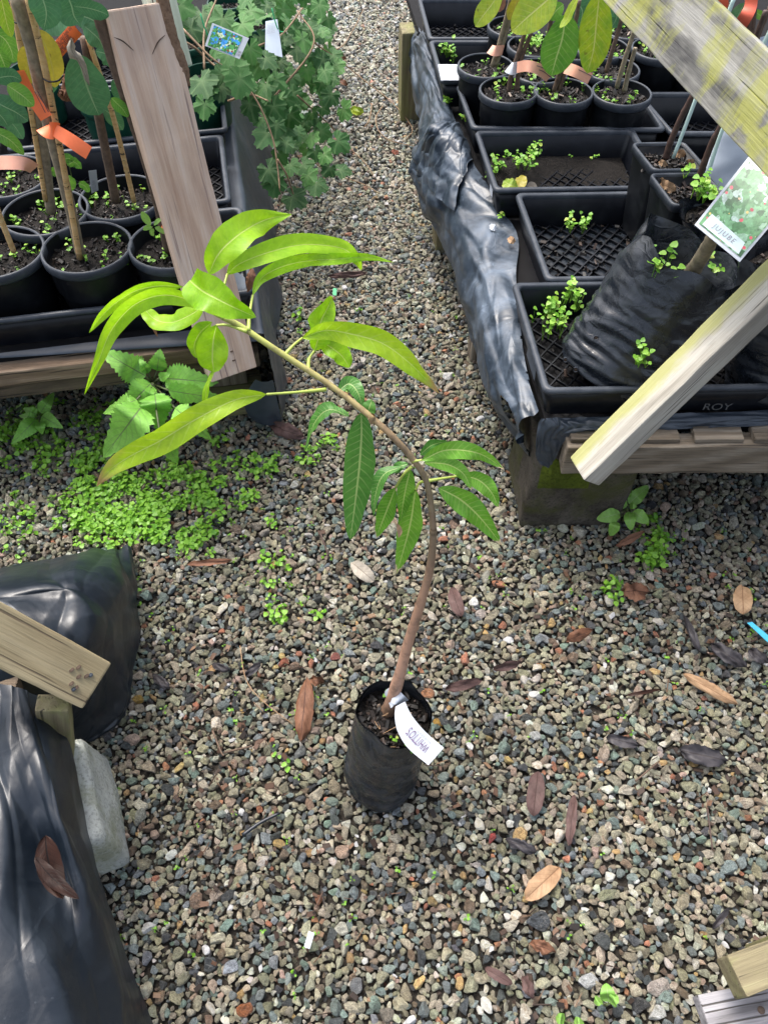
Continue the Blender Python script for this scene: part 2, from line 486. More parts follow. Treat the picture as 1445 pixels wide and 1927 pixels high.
def vine_leaf():
    m = M('vine_leaf')
    at = m.nd('ShaderNodeAttribute', {'attribute_name': 'vein'})
    v = m.coord()
    n = m.noise(v, 35, 4, .6)
    r = m.rnd()
    f = m.math('ADD', m.math('MULTIPLY', n, .5), m.math('MULTIPLY', r, .5))
    col = m.ramp(f, [(.2, (.016, .065, .012)), (.45, (.04, .14, .03)), (.7, (.085, .235, .055)), (.93, (.15, .32, .06)), (.97, (.3, .36, .04))])
    col = m.mix(m.math('MULTIPLY', at.outputs['Fac'], .45), col, (.22, .34, .14))
    gi = m.n.new('ShaderNodeNewGeometry').outputs['Backfacing']
    col = m.mix(m.math('MULTIPLY', gi, .5), col, (.2, .3, .17))
    m.p(Base_Color=col, Roughness=.5, Specular_IOR_Level=.4)
    m.bump(m.noise(v, 110, 3), .5, .002)
    tr = m.nd('ShaderNodeBsdfTranslucent', Color=col)
    mx = m.n.new('ShaderNodeMixShader'); mx.inputs[0].default_value = .25
    m.l.new(m.b.outputs[0], mx.inputs[1]); m.l.new(tr.outputs[0], mx.inputs[2]); m.l.new(mx.outputs[0], m.out.inputs[0])
    return m.m
MAT['vine_leaf'] = vine_leaf()

def soil():
    m = M('potting_mix')
    v = m.coord()
    n = m.noise(v, 130, 6, .7)
    isl = m.n.new('ShaderNodeNewGeometry').outputs['Random Per Island']
    col = m.ramp(n, [(.3, (.003, .0025, .002)), (.7, (.014, .011, .009))])
    m.p(Base_Color=col, Roughness=.8, Specular_IOR_Level=.25)
    m.bump(n, 1, .006)
    return m.m
MAT['soil'] = soil()
def chips():
    m = M('bark_chips')
    isl = m.n.new('ShaderNodeNewGeometry').outputs['Random Per Island']
    col = m.ramp(isl, [(0, (.003, .0025, .002)), (.6, (.010, .008, .007)), (.85, (.03, .021, .016)), (.96, (.08, .055, .045)), (.99, (.22, .17, .13))], 'LINEAR')
    m.p(Base_Color=col, Roughness=.6)
    return m.m
MAT['chips'] = chips()
def litter_mat():
    m = M('leaf_litter')
    isl = m.n.new('ShaderNodeNewGeometry').outputs['Random Per Island']
    m.p(Base_Color=m.ramp(isl, [(0, (.012, .01, .009)), (.5, (.045, .028, .02)), (.8, (.10, .055, .035)), (1, (.2, .13, .08))]), Roughness=.6, Specular_IOR_Level=.25)
    return m.m
MAT['litter'] = litter_mat()
def sprout_mat():
    m = M('cress_leaf')
    at = m.nd('ShaderNodeAttribute', {'attribute_name': 'col', 'attribute_type': 'INSTANCER'})
    isl = m.n.new('ShaderNodeNewGeometry').outputs['Random Per Island']
    col = m.ramp(isl, [(0, (.11, .30, .022)), (.5, (.20, .44, .04)), (.9, (.30, .54, .06)), (1, (.4, .47, .08))])
    m.p(Base_Color=col, Roughness=.45)
    tr = m.nd('ShaderNodeBsdfTranslucent', Color=col)
    mx = m.n.new('ShaderNodeMixShader'); mx.inputs[0].default_value = .35
    m.l.new(m.b.outputs[0], mx.inputs[1]); m.l.new(tr.outputs[0], mx.inputs[2]); m.l.new(mx.outputs[0], m.out.inputs[0])
    return m.m
MAT['sprout'] = sprout_mat()
def stone_mat(name='river_gravel', fixed=None, single=False):
    m = M(name)
    at = m.nd('ShaderNodeAttribute', {'attribute_name': 'col', 'attribute_type': 'INSTANCER'})
    if fixed:
        at = m.nd('ShaderNodeRGB'); at.outputs[0].default_value = (*fixed, 1)
    if single:
        at = m.n.new('ShaderNodeObjectInfo')
    rnd = m.math('MULTIPLY', m.rnd(), 91.0)
    cmb = m.nd('ShaderNodeCombineXYZ', X=rnd, Y=rnd, Z=rnd).outputs[0]
    v = m.coord('Object', (1, 1, 1), cmb)
    n = m.noise(v, 1.6, 6, .68, .5)
    n2 = m.noise(v, 9, 4, .65)
    vein = m.noise(v, 1.1, 2, .5, 1.2)
    col = m.mix(.8, at.outputs['Color'], m.ramp(n, [(.28, (.12, .11, .09)), (.5, (.5, .5, .5)), (.72, (.85, .85, .83))]), 'OVERLAY')
    col = m.mix(.75, col, m.ramp(n2, [(.3, .08), (.5, .5), (.7, .92)]), 'OVERLAY')
    col = m.mix(m.ramp(vein, [(.485, 0), (.5, .4), (.515, 0)]), col, (.45, .44, .4))
    m.p(Base_Color=col, Roughness=m.ramp(n, [(.3, .26), (.7, .6)]), Specular_IOR_Level=.5)
    m.bump(m.math('ADD', n, m.math('MULTIPLY', n2, .5)), .7, .16)
    return m.m
MAT['stone'] = stone_mat()
MAT['stone_single'] = stone_mat('river_stone', single=True)
def ground_mat():
    m = M('damp_soil')
    v = m.coord()
    n = m.noise(v, 90, 6, .7)
    m.p(Base_Color=m.ramp(n, [(.3, (.008, .006, .004)), (.7, (.04, .032, .022))]), Roughness=.8)
    m.bump(n, 1, .01)
    return m.m
MAT['ground'] = ground_mat()

# ------------------------------------------------------------------ ground and gravel
def gz(x, y):
    return .010 * noise.noise(Vector((x * 1.3, y * 1.3, 3.1))) + .004 * noise.noise(Vector((x * 4, y * 4, 7.7)))

def build_ground():
    mb = MB()
    xs = [-60, -8] + [-3 + .1 * i for i in range(61)] + [8, 60]
    ys = [-60, -6] + [-1.5 + .1 * i for i in range(76)] + [12, 90]
    mb.grid([[(x, y, gz(x, y) - .012 if abs(x) < 4 and -3 < y < 8 else -.02) for y in ys] for x in xs][::-1])
    o = mb.build('ground', MAT['ground'])
    tag(o, kind='structure')
    return o
GROUND = build_ground()

def scatter(name, protos, pts, rot, scl, idx, col, label, cat):
    """one object: points with attributes, instancing the meshes in protos"""
    pc = bpy.data.collections.new(name + '_kinds')
    for i, me in enumerate(protos):
        pc.objects.link(bpy.data.objects.new('%s_kind_%02d' % (name, i), me))
    me = bpy.data.meshes.new(name)
    me.from_pydata([tuple(p) for p in pts], [], [])
    for k, t, arr, f in (('rot', 'FLOAT_VECTOR', rot, 'vector'), ('scl', 'FLOAT_VECTOR', scl, 'vector'), ('idx', 'INT', idx, 'value'), ('col', 'FLOAT_COLOR', col, 'color')):
        a = me.attributes.new(k, t, 'POINT')
        a.data.foreach_set(f, np.asarray(arr).ravel())
    o = bpy.data.objects.new(name, me); COL.objects.link(o)
    tag(o, label, cat, kind='stuff')
    ng = bpy.data.node_groups.new(name + '_scatter', 'GeometryNodeTree')
    ng.interface.new_socket('Geometry', in_out='INPUT', socket_type='NodeSocketGeometry')
    ng.interface.new_socket('Geometry', in_out='OUTPUT', socket_type='NodeSocketGeometry')
    n, l = ng.nodes, ng.links
    gi, go = n.new('NodeGroupInput'), n.new('NodeGroupOutput')
    ci = n.new('GeometryNodeCollectionInfo'); ci.inputs['Collection'].default_value = pc
    ci.inputs['Separate Children'].default_value = True; ci.inputs['Reset Children'].default_value = True
    ip = n.new('GeometryNodeInstanceOnPoints')
    ip.inputs['Pick Instance'].default_value = True
    def attr(k, dt):
        a = n.new('GeometryNodeInputNamedAttribute'); a.data_type = dt; a.inputs['Name'].default_value = k
        return a.outputs['Attribute']
    e = n.new('FunctionNodeEulerToRotation')
    l.new(attr('rot', 'FLOAT_VECTOR'), e.inputs[0])
    l.new(gi.outputs[0], ip.inputs['Points'])
    l.new(ci.outputs[0], ip.inputs['Instance'])
    l.new(attr('idx', 'INT'), ip.inputs['Instance Index'])
    l.new(e.outputs[0], ip.inputs['Rotation'])
    l.new(attr('scl', 'FLOAT_VECTOR'), ip.inputs['Scale'])
    l.new(ip.outputs[0], go.inputs[0])
    md = o.modifiers.new('scatter', 'NODES'); md.node_group = ng
    return o

def stone_mesh(k):
    r = random.Random(100 + k)
    bm = bmesh.new()
    bmesh.ops.create_icosphere(bm, subdivisions=4, radius=1.0)
    planes = []
    for i in range(r.randint(8, 13)):
        d = Vector((r.gauss(0, 1), r.gauss(0, 1), r.gauss(0, 1))).normalized()
        planes.append((d, r.uniform(.42, .80)))
    o = r.uniform(0, 50)
    for v in bm.verts:
        p = v.co.copy()
        for d, h in planes:
            q = p.dot(d)
            if q > h:
                p -= d * (q - h) * .97
        p *= 1 + .10 * noise.noise(p * 1.5 + Vector((o, o, o))) + .035 * noise.noise(p * 4 + Vector((o, 0, o)))
        v.co = p
    bmesh.ops.smooth_vert(bm, verts=bm.verts, factor=.3, use_axis_x=True, use_axis_y=True, use_axis_z=True)
    mx = max(v.co.length for v in bm.verts)
    for v in bm.verts: v.co /= mx * .93
    me = bpy.data.meshes.new('stone')
    bm.to_mesh(me); bm.free()
    me.polygons.foreach_set('use_smooth', [True] * len(me.polygons))
    me.materials.append(MAT['stone'])
    return me
STONES = [stone_mesh(k) for k in range(18)]

PAL = [((.30, .27, .205), 34), ((.225, .21, .145), 22), ((.15, .175, .185), 12), ((.15, .195, .175), 8), ((.055, .06, .066), 8), ((.15, .105, .075), 5),
       ((.33, .14, .08), 1.3), ((.36, .24, .10), 1.6), ((.60, .585, .53), 2.2), ((.31, .23, .18), 4), ((.42, .40, .34), 8)]
PW = np.array([w for _, w in PAL]) / sum(w for _, w in PAL)
PC = np.array([c for c, _ in PAL])

def frustum_ok(x, y):
    d = y * ST + CAM_H * CT
    if y < -.3: return False
    lim = d * (W0 / 2) / FPX + .42
    if y > 2.3:
        return -1.0 < x < .55
    return abs(x) < lim

def build_gravel():
    X0, X1, Y0, Y1, cell = -1.75, 1.75, -.28, 4.75, .0022
    nx, ny = int((X1 - X0) / cell), int((Y1 - Y0) / cell)
    occ = np.zeros((nx, ny), np.uint8)
    pts, sc, rt, ix = [], [], [], []
    rr = random.Random(5)
    disks = {}
    def disk(k):
        if k not in disks:
            a = np.arange(-k, k + 1)
            disks[k] = ((a[:, None] ** 2 + a[None, :] ** 2) <= k * k).astype(np.uint8)
        return disks[k]
    for rlo, rhi, tries, tol in ((.0115, .0150, 2200, .02), (.0084, .0115, 24000, .05), (.0062, .0084, 110000, .10), (.0045, .0062, 260000, .15), (.0030, .0045, 220000, .22)):
        U = np.column_stack([RNG.uniform(X0 + .04, X1 - .04, tries), RNG.uniform(Y0 + .04, Y1 - .04, tries), RNG.uniform(rlo, rhi, tries)])
        for x, y, r in U:
            if not frustum_ok(x, y): continue
            if y > 2.6 and r < .0045: continue
            k = max(1, int(r * .9 / cell))
            i, j = int((x - X0) / cell), int((y - Y0) / cell)
            s = occ[i - k:i + k + 1, j - k:j + k + 1]
            dk = disk(k)
            if (s & dk).sum() > tol * dk.sum(): continue
            s |= dk
            el = rr.uniform(1.0, 1.6); fl = rr.uniform(.6, .95)
            pts.append((x, y, gz(x, y) + r * rr.uniform(.0, .6) - .004))
            sc.append((r * el, r * .98, r * fl))
            rt.append((rr.gauss(0, .4), rr.gauss(0, .4), rr.uniform(0, 6.28)))
            ix.append(rr.randrange(18))
    n0 = len(pts)
    # an under-layer showing between the upper stones
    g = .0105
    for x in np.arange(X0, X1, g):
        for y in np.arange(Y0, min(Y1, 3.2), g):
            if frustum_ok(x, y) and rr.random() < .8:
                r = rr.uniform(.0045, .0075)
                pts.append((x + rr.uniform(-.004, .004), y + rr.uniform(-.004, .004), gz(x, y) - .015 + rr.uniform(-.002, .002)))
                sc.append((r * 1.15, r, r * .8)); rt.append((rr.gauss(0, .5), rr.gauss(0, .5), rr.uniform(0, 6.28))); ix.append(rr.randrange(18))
    n = len(pts)
    ci = RNG.choice(len(PAL), n, p=PW)
    col = PC[ci] * RNG.uniform(.62, 1.25, (n, 1)) * RNG.uniform(.93, 1.07, (n, 3))
    col[n0:] *= .38  # under-layer colour darkened to paint the shade in gaps between stones
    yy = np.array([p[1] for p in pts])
    dry = np.clip((yy - 1.5) / 1.6, 0, 1)[:, None]              # stones get paler and greyer up the path
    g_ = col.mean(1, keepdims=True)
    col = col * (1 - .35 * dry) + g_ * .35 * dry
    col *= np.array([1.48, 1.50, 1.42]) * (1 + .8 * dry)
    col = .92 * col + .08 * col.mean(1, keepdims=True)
    col = np.minimum(col, .85)
    col = np.column_stack([col, np.ones(n)])
    # the 300 stones that show largest are objects of their own on the ground
    big = []
    for i in range(n0):
        x, y = proj(pts[i])
        if 15 < x < W0 - 15 and 1010 < y < H0 - 15: big.append((sc[i][0] * sc[i][1] / dep(Vector(pts[i])) ** 2, i))
    big = [i for _, i in sorted(big, reverse=True)[:300]]
    singles = []
    for me in STONES:
        c = me.copy(); c.materials.clear(); c.materials.append(MAT['stone_single']); singles.append(c)
    for i in big:
        o = bpy.data.objects.new('stone', singles[ix[i]]); COL.objects.link(o)
        o.parent = GROUND; o.location = pts[i]; o.rotation_euler = rt[i]; o.scale = sc[i]; o.color = tuple(col[i])
    keep = np.ones(n, bool); keep[big] = False
    kk = np.nonzero(keep)[0]
    pts = [pts[i] for i in kk]; rt = [rt[i] for i in kk]; sc = [sc[i] for i in kk]; ix = [ix[i] for i in kk]; col = col[keep]
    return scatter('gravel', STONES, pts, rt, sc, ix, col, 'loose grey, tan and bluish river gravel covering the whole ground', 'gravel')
build_gravel()

# ------------------------------------------------------------------ cress / sprouts
def leaflet(mb, c, nrm, r, lobes=3):
    n = Vector(nrm).normalized(); u = n.orthogonal().normalized(); w = n.cross(u)
    a0 = random.uniform(0, 6.28)
    b = mb.vert(Vector(c) - n * r * .12)
    ring = []
    m = 9
    for i in range(m):
        a = a0 + 2 * math.pi * i / m
        rr = r * (1 + .16 * math.cos(lobes * (a - a0)))
        ring.append(mb.vert(Vector(c) + (u * math.cos(a) + w * math.sin(a)) * rr + n * r * .1 * math.sin(2 * a)))
    for i in range(m):
        mb.face(b, ring[i], ring[(i + 1) % m])

def sprout_mesh(k, n=9, h=.022, spread=.020, r0=.0049):
    random.seed(300 + k)
    mb = MB()
    for i in range(n):
        a = random.uniform(0, 6.28); d = spread * math.sqrt(random.random())
        z = h * random.uniform(.35, 1) * (1 - .3 * d / spread)
        c = Vector((d * math.cos(a), d * math.sin(a), z))
        mid = Vector((c.x * .4, c.y * .4, z * .6))
        mb.tube([(0, 0, -.004), mid, c], [.0006, .0005, .0004], 3, cap=False)
        leaflet(mb, c, (random.gauss(0, .35) + math.cos(a) * .3, random.gauss(0, .35) + math.sin(a) * .3 - .15, 1), r0 * random.uniform(.6, 1.25), random.choice((2, 3, 3)))
    return mb.mesh('sprout', MAT['sprout'])
SPROUTS = [sprout_mesh(k, 7 + k % 4) for k in range(6)] + [sprout_mesh(10 + k, 4, .012, .012, .0042) for k in range(4)]

def seg_d(p, a, b):
    a, b, p = np.array(a), np.array(b), np.array(p)
    t = np.clip(np.dot(p - a, b - a) / np.dot(b - a, b - a), 0, 1)
    return np.linalg.norm(p - a - t * (b - a))

def build_cress():
    rr = random.Random(9)
    pts, rot, scl, idx = [], [], [], []
    # dense beds: photo ellipses (centre x, y, half-width, half-height, clumps)
    beds = [(240, 930, 150, 75, 340), (90, 850, 110, 60, 120), (300, 960, 110, 70, 170), (200, 990, 90, 45, 100), (30, 1000, 45, 60, 30), (380, 960, 60, 60, 40), (420, 920, 70, 60, 34),
            (480, 875, 40, 30, 22), (600, 850, 45, 30, 18), (160, 790, 120, 40, 50), (30, 800, 50, 40, 30), (390, 1020, 50, 45, 22), (500, 985, 30, 30, 8), (290, 1110, 35, 30, 10), (560, 1140, 60, 40, 12),
            (1225, 1020, 34, 50, 46), (1160, 1120, 25, 25, 6), (520, 1075, 40, 30, 8), (380, 815, 60, 30, 14), (560, 650, 40, 60, 4), (545, 1440, 30, 40, 4)]
    for cx, cy, w, h, n in beds:
        for _ in range(int(n * .95)):
            a = rr.uniform(0, 6.28); d = rr.random() ** .6
            p = P(cx + w * d * math.cos(a), cy + h * d * math.sin(a), 0)
            if noise.noise(Vector((p.x * 13, p.y * 13, 4))) + .5 * noise.noise(Vector((p.x * 40, p.y * 40, 1))) < -.2: continue
            p.z = gz(p.x, p.y) + .002
            pts.append(p); s = rr.uniform(.5, 1.25)
            scl.append((s,) * 3); rot.append((rr.gauss(0, .15), rr.gauss(0, .15), rr.uniform(0, 6.28))); idx.append(rr.randrange(10) if rr.random() < .4 else rr.randrange(6))
    for _ in range(150):                                             # stray seedlings over the gravel
        px, py = rr.uniform(220, 1440), 1000 + 900 * rr.random() ** 1.9
        p = P(px, py, 0); p.z = gz(p.x, p.y) + .004
        pts.append(p); s = rr.uniform(.35, .7); scl.append((s,) * 3); rot.append((0, 0, rr.uniform(0, 6.28))); idx.append(6 + rr.randrange(4))
    for _ in range(60):
        px, py = rr.uniform(500, 860), rr.uniform(560, 1000)
        p = P(px, py, 0); p.z = gz(p.x, p.y) + .004
        pts.append(p); s = rr.uniform(.35, .7); scl.append((s,) * 3); rot.append((0, 0, rr.uniform(0, 6.28))); idx.append(6 + rr.randrange(4))
    col = np.ones((len(pts), 4))
    scatter('ground_cover', SPROUTS, pts, rot, scl, idx, col, 'bright green cress seedlings growing through the gravel, thickest at left', 'seedlings')
build_cress()

def leaf_litter():
    rr = random.Random(77); mb = MB(); k = 0
    while k < 620:
        px, py = rr.uniform(250, 1440), rr.uniform(620, 1920)
        p = P(px, py, 0)
        if noise.noise(Vector((p.x * 5, p.y * 5, 9))) < rr.uniform(-.1, .35): continue
        k += 1
        s = rr.uniform(.004, .012)
        R = Matrix.Rotation(rr.uniform(0, 6.28), 3, 'Z') @ Matrix.Rotation(rr.gauss(0, .35), 3, 'X') @ Matrix.Rotation(rr.gauss(0, .3), 3, 'Y')
        long = rr.random() < .35
        mb.box((p.x, p.y, gz(p.x, p.y) + .007), (s * (2.4 if long else 1.3), s * (.16 if long else .8), .0011), R, .35)
    o = mb.build('leaf_litter', MAT['litter'], smooth=False)
    tag(o, 'dark bits of broken leaf and twig scattered through the gravel', 'leaf litter', kind='stuff')
leaf_litter()

def sprout_patch(name, spots, parent=None, label=None, cat=None, size=1.0, h=.022):
    """a joined patch of seedlings round the given points"""
    mb = MB()
    for p in spots:
        p = Vector(p)
        for i in range(random.randint(3, 6)):
            a = random.uniform(0, 6.28); d = .012 * size * random.random()
            c = p + Vector((d * math.cos(a), d * math.sin(a), h * size * random.uniform(.3, 1)))
            mb.tube([p, c], [.0006, .0005], 3, cap=False)
            leaflet(mb, c, (random.gauss(0, .3), random.gauss(-.2, .3), 1), .0046 * size * random.uniform(.6, 1.2))
    at = None if parent else spots[0]
    o = mb.build(name, MAT['sprout'], parent, at=at)
    if parent: o['kind'] = 'stuff'
    else: tag(o, label, cat)
    return o

# ------------------------------------------------------------------ boards, sheets, trays, pots
def board(name, mat, p0, p1, w, t, up, parent=None, bevel=.003, rough=.0, taper=None):
    """a plank from p0 to p1: w across, t thick along up"""
    p0, p1 = Vector(p0), Vector(p1)
    X = (p1 - p0); L = X.length; X.normalize()
    Z = Vector(up); Z = (Z - X * Z.dot(X)).normalized(); Y = Z.cross(X)
    bm = bmesh.new()
    n = max(2, int(L / .04))
    ring = []
    for i in range(n + 1):
        x = -L / 2 + L * i / n
        row = []
        for y, z in ((-.5, -.5), (.5, -.5), (.5, .5), (-.5, .5)):
            row.append(bm.verts.new((x, y * w, z * t)))
        ring.append(row)
    for i in range(n):
        for k in range(4):
            bm.faces.new((ring[i][k], ring[i + 1][k], ring[i + 1][(k + 1) % 4], ring[i][(k + 1) % 4]))
    bm.faces.new(ring[0][::1]); bm.faces.new(ring[-1][::-1])
    bmesh.ops.recalc_face_normals(bm, faces=bm.faces)
    ed = [e for e in bm.edges if len(e.link_faces) == 2 and e.calc_face_angle(0) > .6]
    bmesh.ops.bevel(bm, geom=ed, offset=bevel, segments=2, profile=.6, affect='EDGES')
    sd = random.uniform(0, 50)
    for v in bm.verts:
        v.co += Vector((0, noise.noise(v.co * 22 + Vector((sd, 0, 0))), noise.noise(v.co * 22 + Vector((0, sd, 0))))) * (.0009 + rough)
        if abs(v.co.x) > L / 2 - .01: v.co.x += noise.noise(v.co * 60 + Vector((0, 0, sd))) * (.0015 + rough)
    me = bpy.data.meshes.new(name); bm.to_mesh(me); bm.free()
    me.polygons.foreach_set('use_smooth', [False] * len(me.polygons))
    me.materials.append(mat)
    o = bpy.data.objects.new(name, me); COL.objects.link(o)
    Mx = Matrix((X, Y, Z)).transposed().to_4x4()
    c = (p0 + p1) / 2
    Mx.translation = c - (ORG[parent] if parent else Vector())
    if parent: o.parent = parent
    o.matrix_local = Mx
    ORG[o] = c
    return o

def ridged(p, f, o):
    s, a = 0.0, 1.0
    for k in range(4):
        q = noise.noise(Vector((p.x * f + o, p.y * f + o, p.z * f - o)))
        s += a * (1 - 2 * abs(q)); f *= 2.03; a *= .5
    return s / 1.9

def facets(x, y, z):
    d = noise.voronoi(Vector((x, y, z)))[0]
    return min(d[1] - d[0], .6)

def sheet(name, mat, rows, nu=90, nv=50, amp=.008, freq=7, folds=0.0, foldn=9, seed=1.0, tear=None, parent=None, at=None, holes=(), st=(6, 3), zmin=.012):
    """film through a grid of photo points with heights: long folds, flat facets between sharp creases, fine crumple"""
    R = [crom([P(*q) for q in r], nv) for r in rows]
    cols = [crom([r[j] for r in R], nu) for j in range(nv + 1)]
    G = [[cols[j][i] for j in range(nv + 1)] for i in range(nu + 1)]
    out = []
    for i in range(nu + 1):
        row = []
        for j in range(nv + 1):
            p = G[i][j]
            du = G[min(i + 1, nu)][j] - G[max(i - 1, 0)][j]
            dv = G[i][min(j + 1, nv)] - G[i][max(j - 1, 0)]
            n = du.cross(dv)
            n = n.normalized() if n.length > 1e-9 else Vector((0, 0, 1))
            if n.dot(EYE - p) < 0: n = -n
            v = j / nv; u = i / nu
            wx, wy = noise.noise(Vector((u * 4, v * 4, seed))) * .10, noise.noise(Vector((u * 4, v * 4, seed + 7))) * .10
            a, b = (u + wx) * st[0], (v + wy) * st[1]
            d = amp * (1.5 * facets(a, b, seed) - .45)
            d += amp * .8 * (.5 - abs(noise.noise(Vector((a * 1.1, b * 1.1, seed + 20)))) * 2)
            d += amp * .34 * (1.5 * facets(p.x * freq * 2 + wx * 8, p.y * freq * 2 + wy * 8, p.z * freq * 2) - .4)
            d += amp * .16 * ridged(p, freq * 3.5, seed)
            if folds:
                ph = foldn * u * 2 * math.pi + 4.4 * noise.noise(Vector((u * 5, v * 1.2, seed)))
                d += folds * (abs(math.sin(ph * .5)) - .5) * (.25 + .75 * v)
            q = p + n * d
            if q.z < zmin: q.z = zmin + random.uniform(0, .001)
            row.append(q)
        out.append(row)
    mb = MB(); b = mb.grid(out)
    if tear or holes:
        keep = []
        for f in mb.f:
            i, j = divmod(f[0] - b, nv + 1)
            u, v = i / nu, j / nv
            if tear and v < tear * (.55 + .9 * noise.noise(Vector((u * 14, seed, 0))) + .35 * noise.noise(Vector((u * 60, seed, 3)))): continue
            if any(((u - hu) / ru) ** 2 + ((v - hv) / rv) ** 2 < 1 + .5 * noise.noise(Vector((u * 25, v * 25, 1))) for hu, hv, ru, rv in holes): continue
            keep.append(f)
        mb.f = keep
    return mb.build(name, mat, parent, at=at)

def rrect(e1, e2, c, ins, r, z, n=4):
    """rounded rectangle loop about corner c spanned by e1,e2 (2D vectors), inset by ins"""
    a, b = e1.normalized(), e2.normalized()
    L1, L2 = e1.length, e2.length
    out = []
    for (u, v, a0) in ((ins + r, ins + r, math.pi), (L1 - ins - r, ins + r, 1.5 * math.pi), (L1 - ins - r, L2 - ins - r, 0), (ins + r, L2 - ins - r, .5 * math.pi)):
        for k in range(n + 1):
            t = a0 + .5 * math.pi * k / n
            q = c + a * (u + r * math.cos(t)) + b * (v + r * math.sin(t))
            out.append(Vector((q.x, q.y, z)))
    return out

def tray(fl, e1, e2, zr, label, h=.085, cells=11, group='black plastic nursery trays', bars=True, bow=0.0):
    e1, e2 = Vector((e1[0], e1[1], 0)), Vector((e2[0], e2[1], 0))
    fl = Vector((fl[0], fl[1], 0))
    t = thing('plant_tray', (fl.x + (e1.x + e2.x) / 2, fl.y + (e1.y + e2.y) / 2, zr - h), label, 'tray', group)
    def shp(L):
        for p in L:
            s = (p - fl).dot(e1) / e1.length_squared
            s2 = (p - fl).dot(e2) / e2.length_squared
            p += e2.normalized() * bow * math.sin(math.pi * max(0, min(1, s))) * (1 - 2 * s2)
            p += e1.normalized() * bow * math.sin(math.pi * max(0, min(1, s2))) * (1 - 2 * s)
        return L
    mb = MB()
    loops = [shp(rrect(e1, e2, fl, i, r, z)) for i, r, z in ((.020, .014, zr - h), (.012, .014, zr - h * .55), (.010, .014, zr - .009), (.0145, .012, zr - .012), (.0225, .010, zr - h + .004))]
    mb.grid(loops, closed_v=True)
    mb.build('side_wall', MAT['tray'], t)
    mr = MB()
    loops = [shp(rrect(e1, e2, fl, i, r, z)) for i, r, z in ((.0105, .014, zr - .012), (0, .016, zr - .0115), (-.001, .016, zr - .006), (.002, .015, zr - .0005), (.010, .013, zr), (.0135, .012, zr - .003), (.014, .012, zr - .012))]
    mr.grid(loops, closed_v=True)
    mr.build('rim', MAT['rim'], t)
    ml = MB()
    L1, L2 = e1.length - .046, e2.length - .046
    a, b = e1.normalized(), e2.normalized(); o = fl + a * .023 + b * .023
    sp = L1 / cells
    k = -30
    for sgn in (1, -1):
        for k in range(-30, 60):
            # diamond lattice clipped to the floor
            u0 = k * sp
            pa = [(u0, 0), (u0 + sgn * L2 * .85, L2)]
            (x0, y0), (x1, y1) = pa
            ts = [0.0, 1.0]
            dx = x1 - x0
            lo, hi = 0.0, 1.0
            ta, tb = (0 - x0) / dx, (L1 - x0) / dx
            lo, hi = max(lo, min(ta, tb)), min(hi, max(ta, tb))
            if hi - lo < .02: continue
            q0 = o + a * (x0 + dx * lo) + b * (L2 * lo); q1 = o + a * (x0 + dx * hi) + b * (L2 * hi)
            m = (q0 + q1) / 2; d = (q1 - q0); ang = math.atan2(d.y, d.x)
            m.z = zr - h + .005 + (.0011 if sgn > 0 else 0)
            ml.box(m, (d.length, .0032, .006), Matrix.Rotation(ang, 3, 'Z'))
    lat = ml.build('mesh_base', MAT['tray'], t, smooth=False)
    lat['kind'] = 'stuff'
    return t

def soil_disc(mb, c, r, z, bumpy=.006, n=26, m=7):
    rows = []
    for i in range(m + 1):
        q = r * i / m
        rows.append([(c[0] + q * math.cos(6.2832 * k / n), c[1] + q * math.sin(6.2832 * k / n), z + bumpy * nz((c[0] * 9 + q * math.cos(6.2832 * k / n), c[1] * 7 + q * math.sin(6.2832 * k / n), 0), 55)) for k in range(n)])
    mb.grid(rows, closed_v=True)

def chip_mesh(c, r, z, count, size=.005):
    mb = MB()
    for i in range(count):
        a = random.uniform(0, 6.2832); q = r * math.sqrt(random.random()) * .95
        s = size * random.uniform(.4, 1.3)
        R = Quaternion((random.gauss(0, 1), random.gauss(0, 1), random.gauss(0, 1), random.gauss(0, 1))).normalized().to_matrix()
        mb.box((c[0] + q * math.cos(a), c[1] + q * math.sin(a), z + random.uniform(-.001, .004)), (s * 1.9, s * random.uniform(.6, 1), s * .5), R, .3)
    return mb

def pot_proto(name, rtop, h, mat, label, group, rbase=None, nspr=14, size=1.0, fill=.78):
    t = thing(name, (0, 0, 0), label, 'plant pot', group)
    rb = rbase or rtop * .84
    mb = MB()
    mb.lathe([(0, .001), (rb * .95, .001), (rb, .006), (rtop * .965, h - .021)])
    mb.lathe([(rtop * .955, h - .004), (rtop * .945, h * .5), (rb * .9, h * .3)])
    mb.build('pot_wall', mat, t)
    mr = MB()
    mr.lathe([(rtop * .963, h - .022), (rtop + .001, h - .022), (rtop + .003, h - .019), (rtop + .003, h - .003), (rtop, h), (rtop - .003, h), (rtop * .953, h - .003)], n=36)
    mr.build('rim', MAT['rim'] if mat != MAT['green_pot'] else mat, t)
    ms = MB(); soil_disc(ms, (0, 0), rtop * .95, h * fill)
    ms.build('soil', MAT['soil'], t)
    chip_mesh((0, 0), rtop * .94, h * fill + .002, 150, .006).build('bark_chip', MAT['chips'], t, smooth=False)['kind'] = 'stuff'
    if nspr:
        sp = []
        for i in range(nspr):
            a = random.uniform(0, 6.28); q = rtop * .9 * random.random() ** .4
            sp.append((q * math.cos(a), q * math.sin(a), h * fill + .002))
        sprout_patch('seedlings', sp, t, size=size)
    return t

def place(proto, loc, rz, label, first):
    o = proto if first else copy_tree(proto)
    o.location = loc; o.rotation_euler = (0, 0, rz)
    o['label'] = label
    ORG[o] = Vector(loc)
    return o

